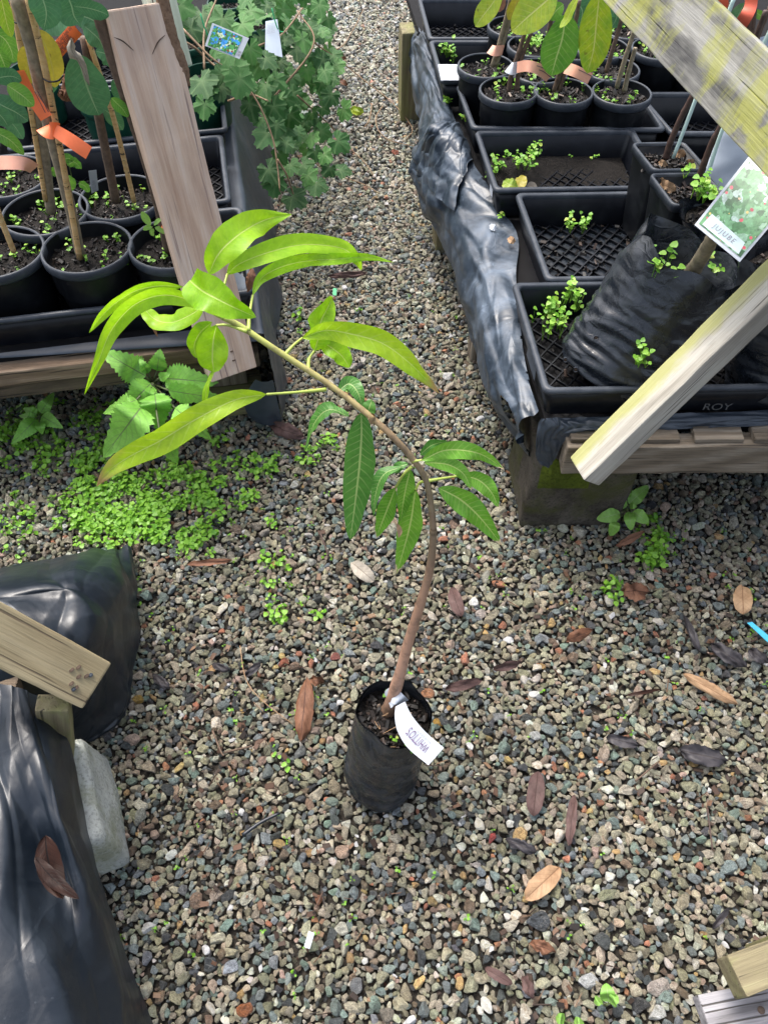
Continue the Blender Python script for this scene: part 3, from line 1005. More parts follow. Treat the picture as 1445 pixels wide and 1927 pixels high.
# ------------------------------------------------------------------ leaves
def prof_mango(t):
    return max(0.0, math.sin(math.pi * t ** .86)) ** .82 * (1 - .16 * t)
def prof_broad(t):
    return max(0.0, math.sin(math.pi * t ** .95)) ** .60
def prof_tip(t):
    return max(0.0, math.sin(math.pi * t ** .72)) ** .75 * (1 - .1 * t)

def leaf_mb(pts, wid, nrm, prof, n=18, fold=.12, wave=.05, wn=7, serr=0.0, seed=0.0, curl=0.0, crump=0.0):
    mid = crom(pts, n)
    rows, uvs = [], []
    prevN = None
    for i, p in enumerate(mid):
        t = i / n
        T = (mid[min(i + 1, n)] - mid[max(i - 1, 0)]).normalized()
        N = lerpl(nrm, t) if isinstance(nrm, list) else nrm
        N = (N - T * N.dot(T)).normalized()
        S = T.cross(N)
        w = wid * max(prof(t), .012)
        row, uv = [], []
        for k in range(-4, 5):
            s = k / 4
            ww = w
            if serr and abs(k) == 4:
                ww = w * (1 - serr * (i % 2))
            lift = fold * abs(s) * w + wave * wid * math.sin(wn * t * 6.28 + seed + (1.6 if s > 0 else 0)) * abs(s) ** 2 - curl * w * s * s
            if crump:
                cx = noise.noise(Vector((t * 3.2 + seed, s * 1.6, seed))); cy = noise.noise(Vector((t * 9 + seed, s * 4, seed + 5)))
                lift += wid * crump * (cx * 1.3 + cy * .5)
                ww *= 1 + crump * .55 * noise.noise(Vector((t * 7, seed + (3 if s > 0 else 0), 1))) + crump * .3 * noise.noise(Vector((t * 19, seed + (3 if s > 0 else 0), 2)))
            row.append(p + S * s * ww + N * lift); uv.append((t, .5 + s / 2))
        rows.append(row); uvs.append(uv)
    mb = MB(); mb.grid(rows, uvs)
    return mb

def ileaf(parent, mat, pts, wpx, roll=0.0, prof=prof_mango, fold=.12, wave=.04, n=18, serr=0.0, mode='z', name='leaf', nface=None, wn=4, curl=0.0, label=None, crump=0.0):
    """leaf whose midrib passes photo points (px,py,h): h is height (mode z), y-plane (mode y)"""
    q = [(P if mode == 'z' else D)(*a) for a in pts]
    wid = wpx * .5 * mpp(q[len(q) // 2])
    f = nface if nface is not None else None
    NR = []
    for i in range(13):
        t = i / 12
        p = lerpl(q, t)
        a = q[min(int(t * (len(q) - 1)), len(q) - 2)]; b = q[min(int(t * (len(q) - 1)), len(q) - 2) + 1]
        T = (b - a).normalized()
        N = (f.copy() if f is not None else (EYE - p))
        N = (N - T * N.dot(T)).normalized()
        N = Quaternion(T, math.radians(lerpl(roll, t))) @ N
        NR.append(N)
    mb = leaf_mb(q, wid, NR, prof, n, fold, wave, wn, serr, random.uniform(0, 6), curl, crump)
    o = mb.build(name, mat, parent, uvs=True, at=None if parent else q[len(q) // 2])
    if label: o['label'] = label
    return o

def istem(parent, mat, pts, rad, mode='z', name='stem', n=None, sides=9, knob=0.0, at=None):
    q = [(P if mode == 'z' else D)(*a) for a in pts]
    n = n or max(6, len(q) * 5)
    c = crom(q, n)
    r = [lerpl(rad, i / n) * (1 + knob * noise.noise(Vector((i * .9, 3.3, rad[0] if hasattr(rad, '__len__') else rad)))) for i in range(n + 1)]
    if knob:
        for i in range(2, n - 1, 5): r[i] *= 1 + knob * .5
    mb = MB(); mb.tube(c, r, sides)
    return mb.build(name, mat, parent, at=at if at is not None else (None if parent else c[0]))

def text_mb(s, origin, ex, ey, size, lift=.0006, squeeze=1.0, bold=0.0, space=1.0):
    """built-in lettering laid on a surface at origin, ex reading direction, ey up"""
    cu = bpy.data.curves.new('lettering', 'FONT'); cu.body = s; cu.size = size; cu.offset = bold; cu.space_character = space
    ob = bpy.data.objects.new('lettering', cu); COL.objects.link(ob)
    dg = bpy.context.evaluated_depsgraph_get()
    me = bpy.data.meshes.new_from_object(ob.evaluated_get(dg))
    ex, ey = Vector(ex).normalized(), Vector(ey)
    ey = (ey - ex * ey.dot(ex)).normalized(); n = ex.cross(ey)
    mb = MB()
    for v in me.vertices:
        mb.vert(Vector(origin) + ex * v.co.x * squeeze + ey * v.co.y + n * lift)
    for p in me.polygons: mb.f.append(tuple(p.vertices))
    bpy.data.objects.remove(ob); bpy.data.meshes.remove(me); bpy.data.curves.remove(cu)
    return mb

def card(parent, name, mat, c4, th=.0008, n=6, bend=0.0):
    """thin card through four corners (world)"""
    a, b, c, d = [Vector(q) for q in c4]
    nr = (b - a).cross(d - a).normalized()
    if nr.dot(EYE - a) < 0: nr = -nr
    rows = []
    for i in range(n + 1):
        u = i / n
        rows.append([a.lerp(b, u).lerp(d.lerp(c, u), v / n) + nr * bend * math.sin(math.pi * v / n) for v in range(n + 1)])
    mb = MB()
    mb.grid(rows, [[(i / n, j / n) for j in range(n + 1)] for i in range(n + 1)])
    mb.grid([[p - nr * th for p in r][::-1] for r in rows])
    return mb.build(name, mat, parent, uvs=True, at=None if parent else a)

def ribbon(parent, name, mat, pts, wid, nrm=None, mode='z', n=24, roll=0.0, at=None, th=.0006):
    q = crom([(P if mode == 'z' else D)(*a) for a in pts], n)
    f, b = [], []
    for i, p in enumerate(q):
        T = (q[min(i + 1, n)] - q[max(i - 1, 0)]).normalized()
        N = EYE - p if nrm is None else Vector(nrm)
        N = (N - T * N.dot(T)).normalized()
        N = Quaternion(T, math.radians(lerpl(roll, i / n))) @ N
        S = T.cross(N)
        w = lerpl(wid, i / n) * .5
        f.append([p - S * w, p, p + S * w]); b.append([p + S * w - N * th, p - N * th, p - S * w - N * th])
    mb = MB(); mb.grid(f); mb.grid(b)
    return mb.build(name, mat, parent, at=None if parent else q[0])

# ================================================================== left bench
LA = math.radians(10.7)
LC = Vector((-.296, 1.46, 0))
LU, LV = Vector((math.cos(LA), math.sin(LA), 0)), Vector((-math.sin(LA), math.cos(LA), 0))
def LW(u, v, z): return LC + LU * u + LV * v + Vector((0, 0, z))
ZL, ZLB = .40, .315                          # tray rim and bench deck heights at left
ZR, ZRB = .44, .355                          # the same at right

bench = thing('plant_bench', LW(-.6, .02, 0), 'low timber bench at left with dark weathered edge boards above the weeds', 'bench')
board('deck', MAT['deck'], LW(-1.5, 1.3, .295), LW(-.01, 1.3, .295), 2.62, .03, (0, 0, 1), bench)
board('upper_rail', MAT['rail_brown'], LW(-1.5, -.022, .272), LW(-.055, -.022, .272), .042, .05, LV, bench, .004, .001)
board('lower_rail', MAT['rail_dark'], LW(-1.5, -.012, .225), LW(-.012, -.012, .225), .046, .04, LV, bench, .004, .001)
board('foot', MAT['beam_green'], LW(-.19, .06, .035), LW(-.02, .06, .035), .10, .066, (0, 0, 1), bench, .006)
board('leg', MAT['rail_grey'], LW(-.10, .08, .07), LW(-.10, .08, .28), .09, .045, LV, bench)
board('leg', MAT['rail_dark'], LW(-1.2, .08, -.01), LW(-1.2, .08, .28), .09, .09, LV, bench)
board('leg', MAT['rail_dark'], LW(-.1, 2.5, -.01), LW(-.1, 2.5, .28), .09, .09, LV, bench)

def lsheet():
    rows = []
    N = 14
    mb = MB()
    nu, nv = 100, 30
    G = []
    for i in range(nu + 1):
        v = -.045 + 1.55 * i / nu
        row = []
        for j in range(nv + 1):
            s = j / nv
            if s < .2:
                q = LW(-.03 + .17 * s, v, .315)
            else:
                t = (s - .2) / .8
                hem = .012 + .075 * max(v, 0)
                q = LW(.006 + (hem) * t ** .9 + .012 * math.sin(v * 16) * t, v, .312 - .295 * t)
                q = q + LU * (.010 * ridged(q, 5, 3.3) + .004 * ridged(q, 14, 9)) * (.2 + t)
            q.z = max(q.z, .014)
            row.append(q)
        G.append(row)
    mb.grid(G)
    # the flap turned round the front corner
    F = []
    for i in range(13):
        a = i / 12
        row = []
        for j in range(13):
            t = j / 12
            hgt = .165 - .145 * t
            q = LW(.012 + .006 * t - .085 * a * (.5 + .5 * math.sin(t * 2.6)), -.048 - .01 * math.sin(a * 3) - .008 * t, hgt + .012 * a)
            row.append(q + LV * .005 * ridged(q, 20, 5))
        F.append(row)
    mb.grid(F)
    return mb.build('plastic_sheet', MAT['plastic_left'], at=LW(.03, .8, .15))
tag(lsheet(), 'smooth dull black plastic sheet covering the right side of the left bench', 'plastic sheet', 'black plastic sheets over the benches')

def lfront():
    rows = []
    for i in range(41):
        u = -1.2 + 1.19 * i / 40
        w = max(0, (u + .75) / .75)
        row = []
        for j in range(9):
            t = j / 8
            q = LW(u, -.006 - .044 * w * math.sin(t * 1.5) - .002, .318 - (.003 + .018 * w) * t)
            row.append(q + Vector((0, -1, 1)) * .003 * ridged(q, 11, 2))
        rows.append(row)
    mb = MB(); mb.grid(rows)
    return mb.build('plastic_lip', MAT['plastic_left'], at=LW(-.4, -.05, .3))
tag(lfront(), 'narrow lip of dull plastic folded out under the front left tray', 'plastic sheet', 'black plastic sheets over the benches')

# trays on the left bench
tray(LW(-.63, .0, 0), LU * .63, LV * .355, ZL, 'black tray at the front of the left bench holding round black pots', cells=15)
tray(LW(-.66, .385, 0), LU * .635, LV * .345, ZL, 'empty part-hidden black tray behind the leaning timber post, open mesh floor showing', cells=15, bow=.006)
tray(LW(-.62, .755, 0), LU * .61, LV * .34, ZL, 'black tray holding the green pot of brambles', cells=15)
tray(LW(-.60, 1.12, 0), LU * .60, LV * .34, ZL, 'black tray at the back of the left bench under the bramble leaves', cells=15)
tray(LW(-1.32, .385, 0), LU * .62, LV * .345, ZL, 'black tray at the left edge behind the bamboo stakes', cells=15)
tray(LW(-1.29, .755, 0), LU * .62, LV * .345, ZL, 'black tray far back in the left corner, mostly in shade', cells=15)

# round black pots, left
G1 = 'round black pots on the left bench'
PH = .165
pp = pot_proto('plant_pot', .098, PH, MAT['pot'], 'pot', G1, rbase=.08, nspr=16)
LP = [((163, 463), 'round black pot in the front row with a grey trunk and bamboo stake tied together'),
      ((326, 455), 'round black pot tucked behind the foot of the leaning timber post'),
      ((85, 397), 'round black pot behind the front row, stout trunk at its centre'),
      ((228, 369), 'round black pot with the handwritten white label and a slim brown trunk'),
      ((-3, 472), 'round black pot cut off by the left edge, thick green seedlings and a bamboo stake'),
      ((15, 330), 'round black pot behind the leaves at the left edge')]
LPOS = []
for i, ((px, py), lb) in enumerate(LP):
    p = P(px, py, ZLB + .008 + PH); p.z = ZLB + .008
    LPOS.append(p)
    place(pp, p, i * 1.1, lb, i == 0)

# green pots
gp = pot_proto('plant_pot', .066, .15, MAT['green_pot'], 'pot', 'green nursery pots on the left bench', rbase=.058, nspr=0)
for i, ((px, py), lb) in enumerate([((386, 136), 'green pot in front holding the bramble with a picture tag'),
                                     ((196, 190), 'dark green pot seen behind the large dark leaf'),
                                     ((478, 42), 'green pot under the bramble leaves at the back edge'),
                                     ((428, 2), 'green pot topmost at the back of the bench'),
                                     ((350, 78), 'green pot half hidden beside the pale post backing'),
                                     ((60, 130), 'green pot deep in the shade behind the orange tape')]):
    p = P(px, py, ZLB + .158); p.z = ZLB + .008
    place(gp, p, i * .9, lb, i == 0)

# saplings, stakes and tapes in the left pots
G2 = 'bare-trunked saplings on the left bench'
def sapling(label, mat, pts, rad, y, base):
    t = thing('fruit_sapling', base, label, 'sapling', G2)
    istem(t, mat, [(a, b, y - .0 * k) for k, (a, b) in enumerate(pts)], rad, 'y', 'trunk', knob=.12)
    return t
yA, yB, yC, yD, yE = [LPOS[k].y for k in (0, 1, 2, 3, 4)]
def ground_at(px, py, y): return D(px, py, y)
sA = sapling('grey-green sapling trunk tied to a bamboo stake in the front pot', MAT['stem_grey'], [(153, 484), (135, 400), (104, 277), (85, 200), (60, 87), (32, -10)], [.0105, .0115, .012, .0125, .013], yA, D(153, 484, yA))
sC = sapling('stout sapling trunk rising from the second-row pot at far left', MAT['stem_grey'], [(97, 400), (86, 310), (72, 215), (50, 90), (38, -5)], [.0115, .0115, .0115, .011], yC, D(97, 400, yC))
sD = sapling('slim brown sapling trunk behind the large dark leaf', MAT['stem_brown'], [(219, 380), (203, 300), (187, 221), (159, 70)], [.0105, .010, .0098, .0095], yD, D(219, 380, yD))
sB = sapling('thick brown trunk slanting behind the leaning timber post', MAT['stem_brown'], [(318, 475), (300, 390), (273, 287), (239, 183), (205, 80), (185, 20)], [.0105, .0115, .0125, .013, .012], yB, D(318, 475, yB))
G3 = 'bamboo stakes in the left pots'
def stake(label, pts, r, y, mat=None, group=G3, name='bamboo_stake', cat='stake'):
    o = istem(None, mat or MAT['bamboo'], [(a, b, y) for a, b in pts], [r, r], 'y', name, n=24, knob=.05)
    tag(o, label, cat, group)
    return o
stake('bamboo stake tied to the grey trunk in the front pot', [(151, 487), (126, 346), (88, 142), (52, -10)], .0062, yA - .012)
stake('thin bamboo stake left of the stout second-row trunk', [(87, 378), (59, 207), (40, 90), (24, -5)], .0058, yC - .01)
stake('bamboo stake beside the slim brown trunk', [(253, 380), (214, 221), (166, 73)], .0056, yD - .005)
stake('short bamboo stake in the pot at the left edge', [(27, 474), (0, 405), (-20, 350)], .006, yE)
stake('short cane beside the slanting trunk with the orange band', [(326, 482), (316, 418), (306, 370)], .0058, yB - .012)
# twist ties
for (px, py, y, lb) in ((100, 150, yA - .02, 'thin black twist tie round trunk and stake in the front pot'), (38, 40, yC - .02, 'dark twist tie high on the second-row stake')):
    q = D(px, py, y); mb = MB()
    mb.tube(crom([q + Vector((-.018, 0, .002)), q + Vector((-.004, -.008, .0)), q + Vector((.012, -.006, .001)), q + Vector((.022, .0, .008))], 10), .0016, 5)
    tag(mb.build('twist_tie', MAT['tray'], at=q), lb, 'tie', 'twist ties')

# orange tapes and labels
t = thing('marking_tape', D(97, 243, yA - .03), 'long orange tape knotted round the grey trunk in the front pot', 'tape', 'orange marking tapes')
ribbon(t, 'strip', MAT['orange'], [(38, 133, yA - .03), (58, 178, yA - .03), (88, 222, yA - .034)], [.016, .022, .024], mode='y', roll=[20, -25, 10])
ribbon(t, 'strip', MAT['orange'], [(100, 243, yA - .034), (130, 262, yA - .05), (168, 288, yA - .055)], [.022, .026, .027], mode='y', roll=[10, -10, 20])
ribbon(t, 'knot', MAT['orange'], [(80, 240, yA - .028), (95, 246, yA - .04), (113, 243, yA - .028)], [.028, .03, .028], mode='y', roll=[-50, 0, 50])
for k in range(3):
    q = D(66 + 5 * k, 168 + 9 * k, yA - .035)
ribbon(t, 'print', MAT['ink'], [(66, 172, yA - .0345), (86, 212, yA - .0375)], [.0012, .0012], mode='y', roll=[-20, 8])
ribbon(t, 'print', MAT['ink'], [(72, 172, yA - .0345), (92, 211, yA - .0375)], [.0012, .0012], mode='y', roll=[-20, 8])
tag(ribbon(None, 'marking_tape', MAT['salmon'], [(-30, 308, yE - .0), (10, 306, yE - .03), (45, 308, yE - .03), (66, 318, yE - .01)], .025, mode='y', roll=[10, -10, 0, 30]), 'faded orange tape curling in at the left edge', 'tape', 'orange marking tapes')
tag(ribbon(None, 'marking_tape', MAT['orange'], [(304, 426, yB - .012), (314, 424, yB - .022), (326, 424, yB - .012)], .022, mode='y', roll=[-40, 0, 40]), 'small orange band round the trunk behind the leaning post', 'tape', 'orange marking tapes')
# orange swing tag with print
q4 = [D(104, 78, yD - .06), D(137, 40, yD - .08), D(155, 65, yD - .08), D(115, 110, yD - .06)]
t = thing('plant_tag', q4[0], 'orange swing tag with dark print hanging among the dark leaves', 'plant tag')
card(t, 'card', MAT['orange'], q4, bend=.003)
ex = (q4[1] - q4[0]); ey = (q4[0] - q4[3])
for k, w in enumerate(('for Custard Apples  only', 'Rollinia  2nd stage', 'flavour  Tall vigorous', 'Fruit  heavy  flesh white')):
    o0 = q4[3].lerp(q4[0], .72 - .2 * k) + ex * .1 + (EYE - q4[0]).normalized() * .003
    text_mb(w, o0, ex, ey, .0092, squeeze=.62).build('print', MAT['ink'], t, smooth=False)
# handwritten white label
q4 = [D(167, 322, yD - .09), D(182, 320, yD - .09), D(186, 358, yD - .07), D(173, 364, yD - .07)]
t = thing('plant_label', q4[3], 'small white plastic label with handwriting stuck in a black pot', 'plant label')
card(t, 'card', MAT['paper'], q4)
text_mb('ROLLINIA', q4[3].lerp(q4[2], .75) + LV * -.002, q4[0] - q4[3], q4[0] - q4[1], .0115, squeeze=.7).build('handwriting', MAT['ink_soft'], t, smooth=False)
# blank white label and dry leaf at the right end of the front tray
q4 = [D(432, 508, 1.47), D(448, 505, 1.47), D(462, 525, 1.46), D(462, 552, 1.45)]
tag(card(None, 'plant_label', MAT['paper'], [D(436, 505, 1.49), D(461, 522, 1.49), D(464, 551, 1.47), D(440, 551, 1.47)]), 'blank white label at the right end of the front left tray', 'plant label')
tag(ileaf(None, MAT['dead_brown'], [(474, 504, 1.47), (470, 525, 1.45), (466, 550, 1.45)], 20, roll=20, prof=prof_broad, mode='y', wave=.2, curl=.8, name='dead_leaf'), 'rolled dry brown leaf beside the blank white label', 'dead leaf', 'dead leaves')

# big dark leaves of the saplings at left
def lv(par, mat, pts, w, y, roll=0, **k):
    kk = dict(prof=prof_broad, mode='y', wave=.03, fold=.1); kk.update(k)
    return ileaf(par, MAT[mat], [(a, b, y + (c[0] if c else 0)) for a, b, *c in pts], w, roll, **kk)
lv(sD, 'annona', [(146, 100), (160, 150), (175, 190), (187, 217)], 76, yD - .12, 8)
lv(sD, 'annona', [(158, 48), (175, 62), (188, 76), (195, 92)], 42, yD - .14, -15)
lv(sB, 'annona', [(122, -20), (135, 10), (140, 30), (150, 45)], 62, yB - .02, 10)
lv(sB, 'annona', [(140, 12), (165, 15), (190, 22), (206, 30)], 36, yB - .05, 35)
lv(sB, 'annona', [(185, 45), (170, 35), (150, 30), (132, 35)], 44, yB + .06, 0)
lv(sA, 'annona', [(66, -40), (80, -5), (88, 25), (83, 56)], 58, yA - .05, -10)
lv(sD, 'annona', [(132, 30), (115, 35), (98, 45), (84, 62)], 50, yD + .02, 20)
lv(sA, 'annona_lime', [(-4, -30), (6, 10), (14, 45), (22, 70)], 30, yA - .06, 20)
lv(sA, 'annona', [(-15, 152), (5, 145), (25, 144), (42, 152)], 34, yA - .04, 25)
lv(sA, 'annona_green', [(14, 160), (32, 172), (48, 184), (65, 200)], 36, yA - .07, 10)
lv(sC, 'annona', [(-20, 185), (8, 200), (32, 212), (54, 228)], 46, yC - .02, 10)
lv(sC, 'annona', [(-12, 205), (6, 222), (16, 238)], 44, yC - .05, 30)
lv(sC, 'annona_green', [(-20, 245), (5, 255), (25, 268), (46, 292)], 28, yC - .1, 15)
lv(sA, 'annona_yellow', [(70, 55), (88, 90), (100, 130), (104, 165)], 46, yA + .05, -20)
lv(sA, 'annona_yellow', [(56, 85), (52, 115), (55, 160)], 34, yA + .04, 10)
lv(sB, 'annona', [(180, 96), (200, 102), (212, 118), (213, 130)], 34, yB + .1, 0)
lv(sB, 'annona_lime', [(205, 68), (212, 80), (218, 92)], 22, yB + .1, 0)
lv(sB, 'annona_green', [(210, 184), (220, 194), (232, 206), (241, 221)], 24, yB - .02, 20)
lv(sB, 'annona', [(212, 150), (222, 165), (226, 180), (228, 200)], 28, yB + .12, 20)
lv(sC, 'annona_green', [(-10, 85), (2, 105), (12, 130)], 40, yC + .1, 20)
lv(sC, 'annona', [(20, 60), (28, 85), (22, 120)], 38, yC + .12, -10)
lv(sD, 'dead_grey', [(134, 72), (138, 98), (152, 120), (169, 162)], 17, yD - .135, [30, -30, 40, 0], wave=.1, curl=.9, wn=2, crump=.5)
for pts, w in (([(126, 140), (130, 160), (122, 190)], 34), ([(112, 170), (122, 182), (138, 186)], 22), ([(130, 150), (136, 168), (139, 185)], 18)):
    lv(sD, 'dead_brown', pts, w, yD - .05, 20, wave=.1, curl=.7, wn=2, crump=.6)
lv(sC, 'annona_green', [(-15, 60), (8, 72), (22, 95), (26, 118)], 36, yC + .06, 20)
lv(sC, 'annona', [(70, 120), (88, 150), (92, 180)], 40, yC + .1, -10)
lv(sB, 'annona_green', [(206, 100), (226, 118), (238, 140)], 30, yB + .15, 15)
lv(sB, 'annona', [(196, 205), (214, 220), (232, 245)], 30, yB + .2, 10)
lv(sC, 'annona', [(0, 215), (26, 235), (44, 262)], 30, yC + .05, 15)
# seedlings with small leaves among the left pots
t = thing('seedling', D(135, 335, yD - .03), 'small vine-leaved seedling between the trunks behind the front row', 'seedling')
for pts, w in (([(128, 312), (140, 305), (154, 318)], 20), ([(112, 330), (105, 322), (103, 312)], 20), ([(130, 330), (132, 345), (128, 362)], 22), ([(148, 345), (160, 350), (168, 362)], 18), ([(120, 300), (128, 298), (140, 300)], 18)):
    lv(t, 'annona_green', pts, w, yD - .03, random.uniform(-30, 30), wave=.15)
istem(t, MAT['weed_stem'], [(133, 340, yD), (135, 330, yD - .02), (130, 310, yD - .03)], [.0012, .001], 'y')
t = thing('seedling', D(289, 440, yB - .05), 'little seedling with pale narrow leaves in the pot by the post', 'seedling')
for pts, w in (([(284, 424), (274, 410), (267, 398)], 14), ([(287, 428), (278, 428), (270, 433)], 10), ([(290, 424), (297, 416), (304, 412)], 8), ([(289, 430), (286, 437), (290, 444)], 9), ([(292, 428), (302, 432), (310, 440)], 10)):
    lv(t, 'weed2', pts, w, yB - .06, random.uniform(-20, 20))
istem(t, MAT['weed_stem'], [(290, 446, yB - .05), (287, 426, yB - .06)], [.0012, .001], 'y')

# ------------------------------------------------------------------ leaning timber post at left
def pt(px, py, d): return C(px, py, d)
b0, b1 = pt(436, 700, 1.775), pt(252, 12, 1.375)
t = thing('timber_post', b0, 'pinkish timber post leaning up from the left bench with a bark edge', 'post')
ax = (b1 - b0).normalized()
face = (EYE - (b0 + b1) / 2); face = (face - ax * face.dot(ax)).normalized()
face = Quaternion(ax, math.radians(14)) @ face
side = ax.cross(face)
if side.x < 0: side = -side
board('post_timber', MAT['post_wood'], b0, b1, .112, .045, face, t, .003, .0004)
bp0, bp1 = b0 + side * .054 - face * .012, b1 + side * .056 - face * .012 + ax * .1
board('side_timber', MAT['pale_wood'], bp0 - face * .005, bp1 - face * .005 - ax * .1, .006, .05, face, t, .001)
k0 = b1 + side * .058 - face * .035 - ax * .105
board('backing_timber', MAT['pale_wood'], k0, k0 + ax * .2, .055, .04, face, t)
mb = MB()
pts = [b1 + side * .05 + face * .016 + ax * .01, b1 + side * .05 + face * .014 - ax * .05, b1 + side * .056 + face * .012 - ax * .105, b1 + side * .053 + face * .01 - ax * .135]
c = crom(pts, 24)
mb.tube(c, [.012 * (1 - .5 * max(0, i / 24 - .7)) * (1 + .25 * noise.noise(Vector((i * .5, 2, 1)))) for i in range(25)], 8)
mb.build('bark_strip', MAT['bark'], t)
for a, b in (((215, 70), (252, 95)), ((311, 66), (287, 102))):
    mb = MB()
    n0 = face * .0226
    def onface(px, py):
        d = ray(px, py); s = ((b0 + n0 - EYE).dot(face)) / d.dot(face)
        return EYE + d * s
    A, B = onface(*a), onface(*b)
    md = (A + B) / 2 + ax * .004
    mb.tube(crom([A, md, B], 10), [.0004, .0014, .002, .0014, .0003] if False else [.0003 + .0009 * math.sin(math.pi * i / 10) for i in range(11)], 6)
    mb.build('crack', MAT['hole'], t)
for px, py in ((436, 661), (440, 678)):
    q = EYE + ray(px, py) * (((b0 + face * .0226 - EYE).dot(face)) / ray(px, py).dot(face))
    mb = MB(); mb.lathe([(0, .001), (.003, .0012), (.004, 0)], q, 8); mb.build('nail_hole', MAT['hole'], t)

# ------------------------------------------------------------------ trailing bramble
def lobed_leaf(k):
    r = random.Random(700 + k)
    lobes = [(-2.2, .74), (-1.1, .92), (0, 1.08), (1.1, .92), (2.2, .74)]
    mb = MB()
    n = 60
    c = mb.vert((0, 0, 0), a=1.0)
    rings = []
    for ringf in (.5, 1.0):
        ring = []
        for i in range(n):
            a = -2.85 + 5.7 * i / (n - 1)
            rad = .62
            vein = 0.0
            for la, lr in lobes:
                d = abs(a - la)
                rad = max(rad, lr * max(0, 1 - (d / 1.0) ** 2.2))
                vein = max(vein, 1 - d / .09)
            if ringf == 1.0: rad *= 1 + .075 * (1 if i % 3 == 0 else -.5) + r.uniform(-.02, .02)
            q = rad * ringf
            z = .09 * vein * ringf - .10 * q * q + .05 * math.sin(a * 5 + k) * q
            ring.append(mb.vert((q * math.sin(a), q * math.cos(a) , z * .9), a=max(0, vein)))
        rings.append(ring)
    for i in range(n - 1):
        mb.face(c, rings[0][i + 1], rings[0][i])
        mb.face(rings[0][i], rings[0][i + 1], rings[1][i + 1], rings[1][i])
    return mb.mesh('leaf', MAT['vine_leaf'], attr='vein')
LOBED = [lobed_leaf(k) for k in range(6)]
def put_leaf(parent, p, nrm, tipdir, s, mesh):
    N = Vector(nrm).normalized(); T = Vector(tipdir); T = (T - N * T.dot(N)).normalized(); X = T.cross(N)
    o = bpy.data.objects.new('leaf', mesh); COL.objects.link(o); o.parent = parent
    R = Matrix((X, T, N)).transposed().to_4x4()
    o.matrix_local = Matrix.Translation(Vector(p) - ORG[parent]) @ R @ Matrix.Diagonal((s, s, s * random.uniform(.7, 1.3), 1))
    ORG[o] = Vector(p)
    return o

bush = thing('bramble', D(560, 200, 2.45), 'leafy green trailing bramble spilling off the left bench over the path', 'bramble')
random.seed(21)
def in_poly(x, y, poly):
    c = False
    for (x1, y1), (x2, y2) in zip(poly, poly[1:] + poly[:1]):
        if (y1 > y) != (y2 > y) and x < (x2 - x1) * (y - y1) / (y2 - y1) + x1: c = not c
    return c
poly = [(470, -30), (605, -30), (635, 60), (632, 140), (640, 175), (606, 235), (600, 300), (560, 275), (520, 275), (498, 185), (470, 120)]
cnt = 0
while cnt < 165:
    px, py = random.uniform(460, 645), random.uniform(-30, 305)
    if not in_poly(px, py, poly): continue
    y = 2.25 + .8 * random.random() + (305 - py) * .0016
    p = D(px, py, y)
    if p.z < .03 or p.z > .85: continue
    cnt += 1
    N = Vector((random.gauss(.25, .4), random.gauss(-.75, .35), random.gauss(.75, .35)))
    put_leaf(bush, p, N, (random.gauss(.2, .6), random.gauss(-.2, .5), random.gauss(-.8, .4)), random.uniform(.026, .046), random.choice(LOBED))
spots = [(480, 175, 2.3), (500, 160, 2.3), (515, 200, 2.25), (495, 220, 2.25), (520, 235, 2.2), (505, 250, 2.2), (530, 185, 2.3), (545, 215, 2.3), (470, 195, 2.25), (540, 270, 2.2), (525, 290, 2.2), (560, 250, 2.3), (455, 110, 2.35), (440, 85, 2.4), (400, 15, 2.5), (420, 35, 2.45), (380, 25, 2.6), (440, 60, 2.5), (455, 45, 2.4), (470, 20, 2.6), (500, 30, 2.5), (390, 60, 2.6), (350, 40, 2.6),
         (420, 140, 2.22), (395, 160, 2.2), (440, 130, 2.22), (470, 90, 2.3), (500, 110, 2.3), (415, 160, 2.2), (460, 150, 2.25), (385, 195, 2.15), (452, 148, 2.18), (490, 120, 2.3), (520, 150, 2.3), (380, 152, 2.2),
         (530, 208, 2.3), (540, 240, 2.3), (635, 265, 2.3), (535, 265, 2.25), (570, 310, 2.4), (620, 315, 2.4), (595, 345, 2.35), (505, 318, 2.1), (517, 340, 2.1), (550, 370, 2.25), (545, 310, 2.3), (580, 330, 2.3), (645, 205, 2.6), (610, 290, 2.3), (640, 320, 2.5),
         (340, 10, 2.5), (360, 55, 2.5), (465, -5, 2.5), (410, 85, 2.4), (490, 70, 2.45), (430, 100, 2.3)]
for px, py, y in spots:
    p = D(px, py, y)
    if p.z < .02: p = P(px, py, .03)
    put_leaf(bush, p, (random.gauss(.1, .4), random.gauss(-.6, .3), random.gauss(.8, .3)), (random.gauss(.2, .5), random.gauss(-.3, .4), random.gauss(-.7, .4)), random.uniform(.032, .052), random.choice(LOBED))
for pts in ([(385, 130, 2.25), (385, 60, 2.35), (405, 5, 2.45), (420, -30, 2.5)], [(300, 60, 2.3), (360, 85, 2.3), (400, 120, 2.3), (470, 170, 2.2), (510, 250, 2.15), (522, 310, 2.1), (527, 360, 2.05)], [(510, 190, 2.4), (590, 85, 2.5), (560, 20, 2.6)],
            [(522, 300, 2.1), (540, 330, 2.1), (552, 365, 2.12)], [(430, 190, 2.3), (470, 178, 2.25), (505, 190, 2.2)], [(440, 120, 2.3), (480, 90, 2.4), (530, 65, 2.5), (570, 15, 2.6)],
            [(345, 140, 2.3), (370, 165, 2.2), (378, 225, 2.15)], [(345, 55, 2.3), (400, 110, 2.25), (440, 135, 2.25)]):
    istem(bush, MAT['vine'], pts, [.0034, .0026, .002], 'y', knob=.1)
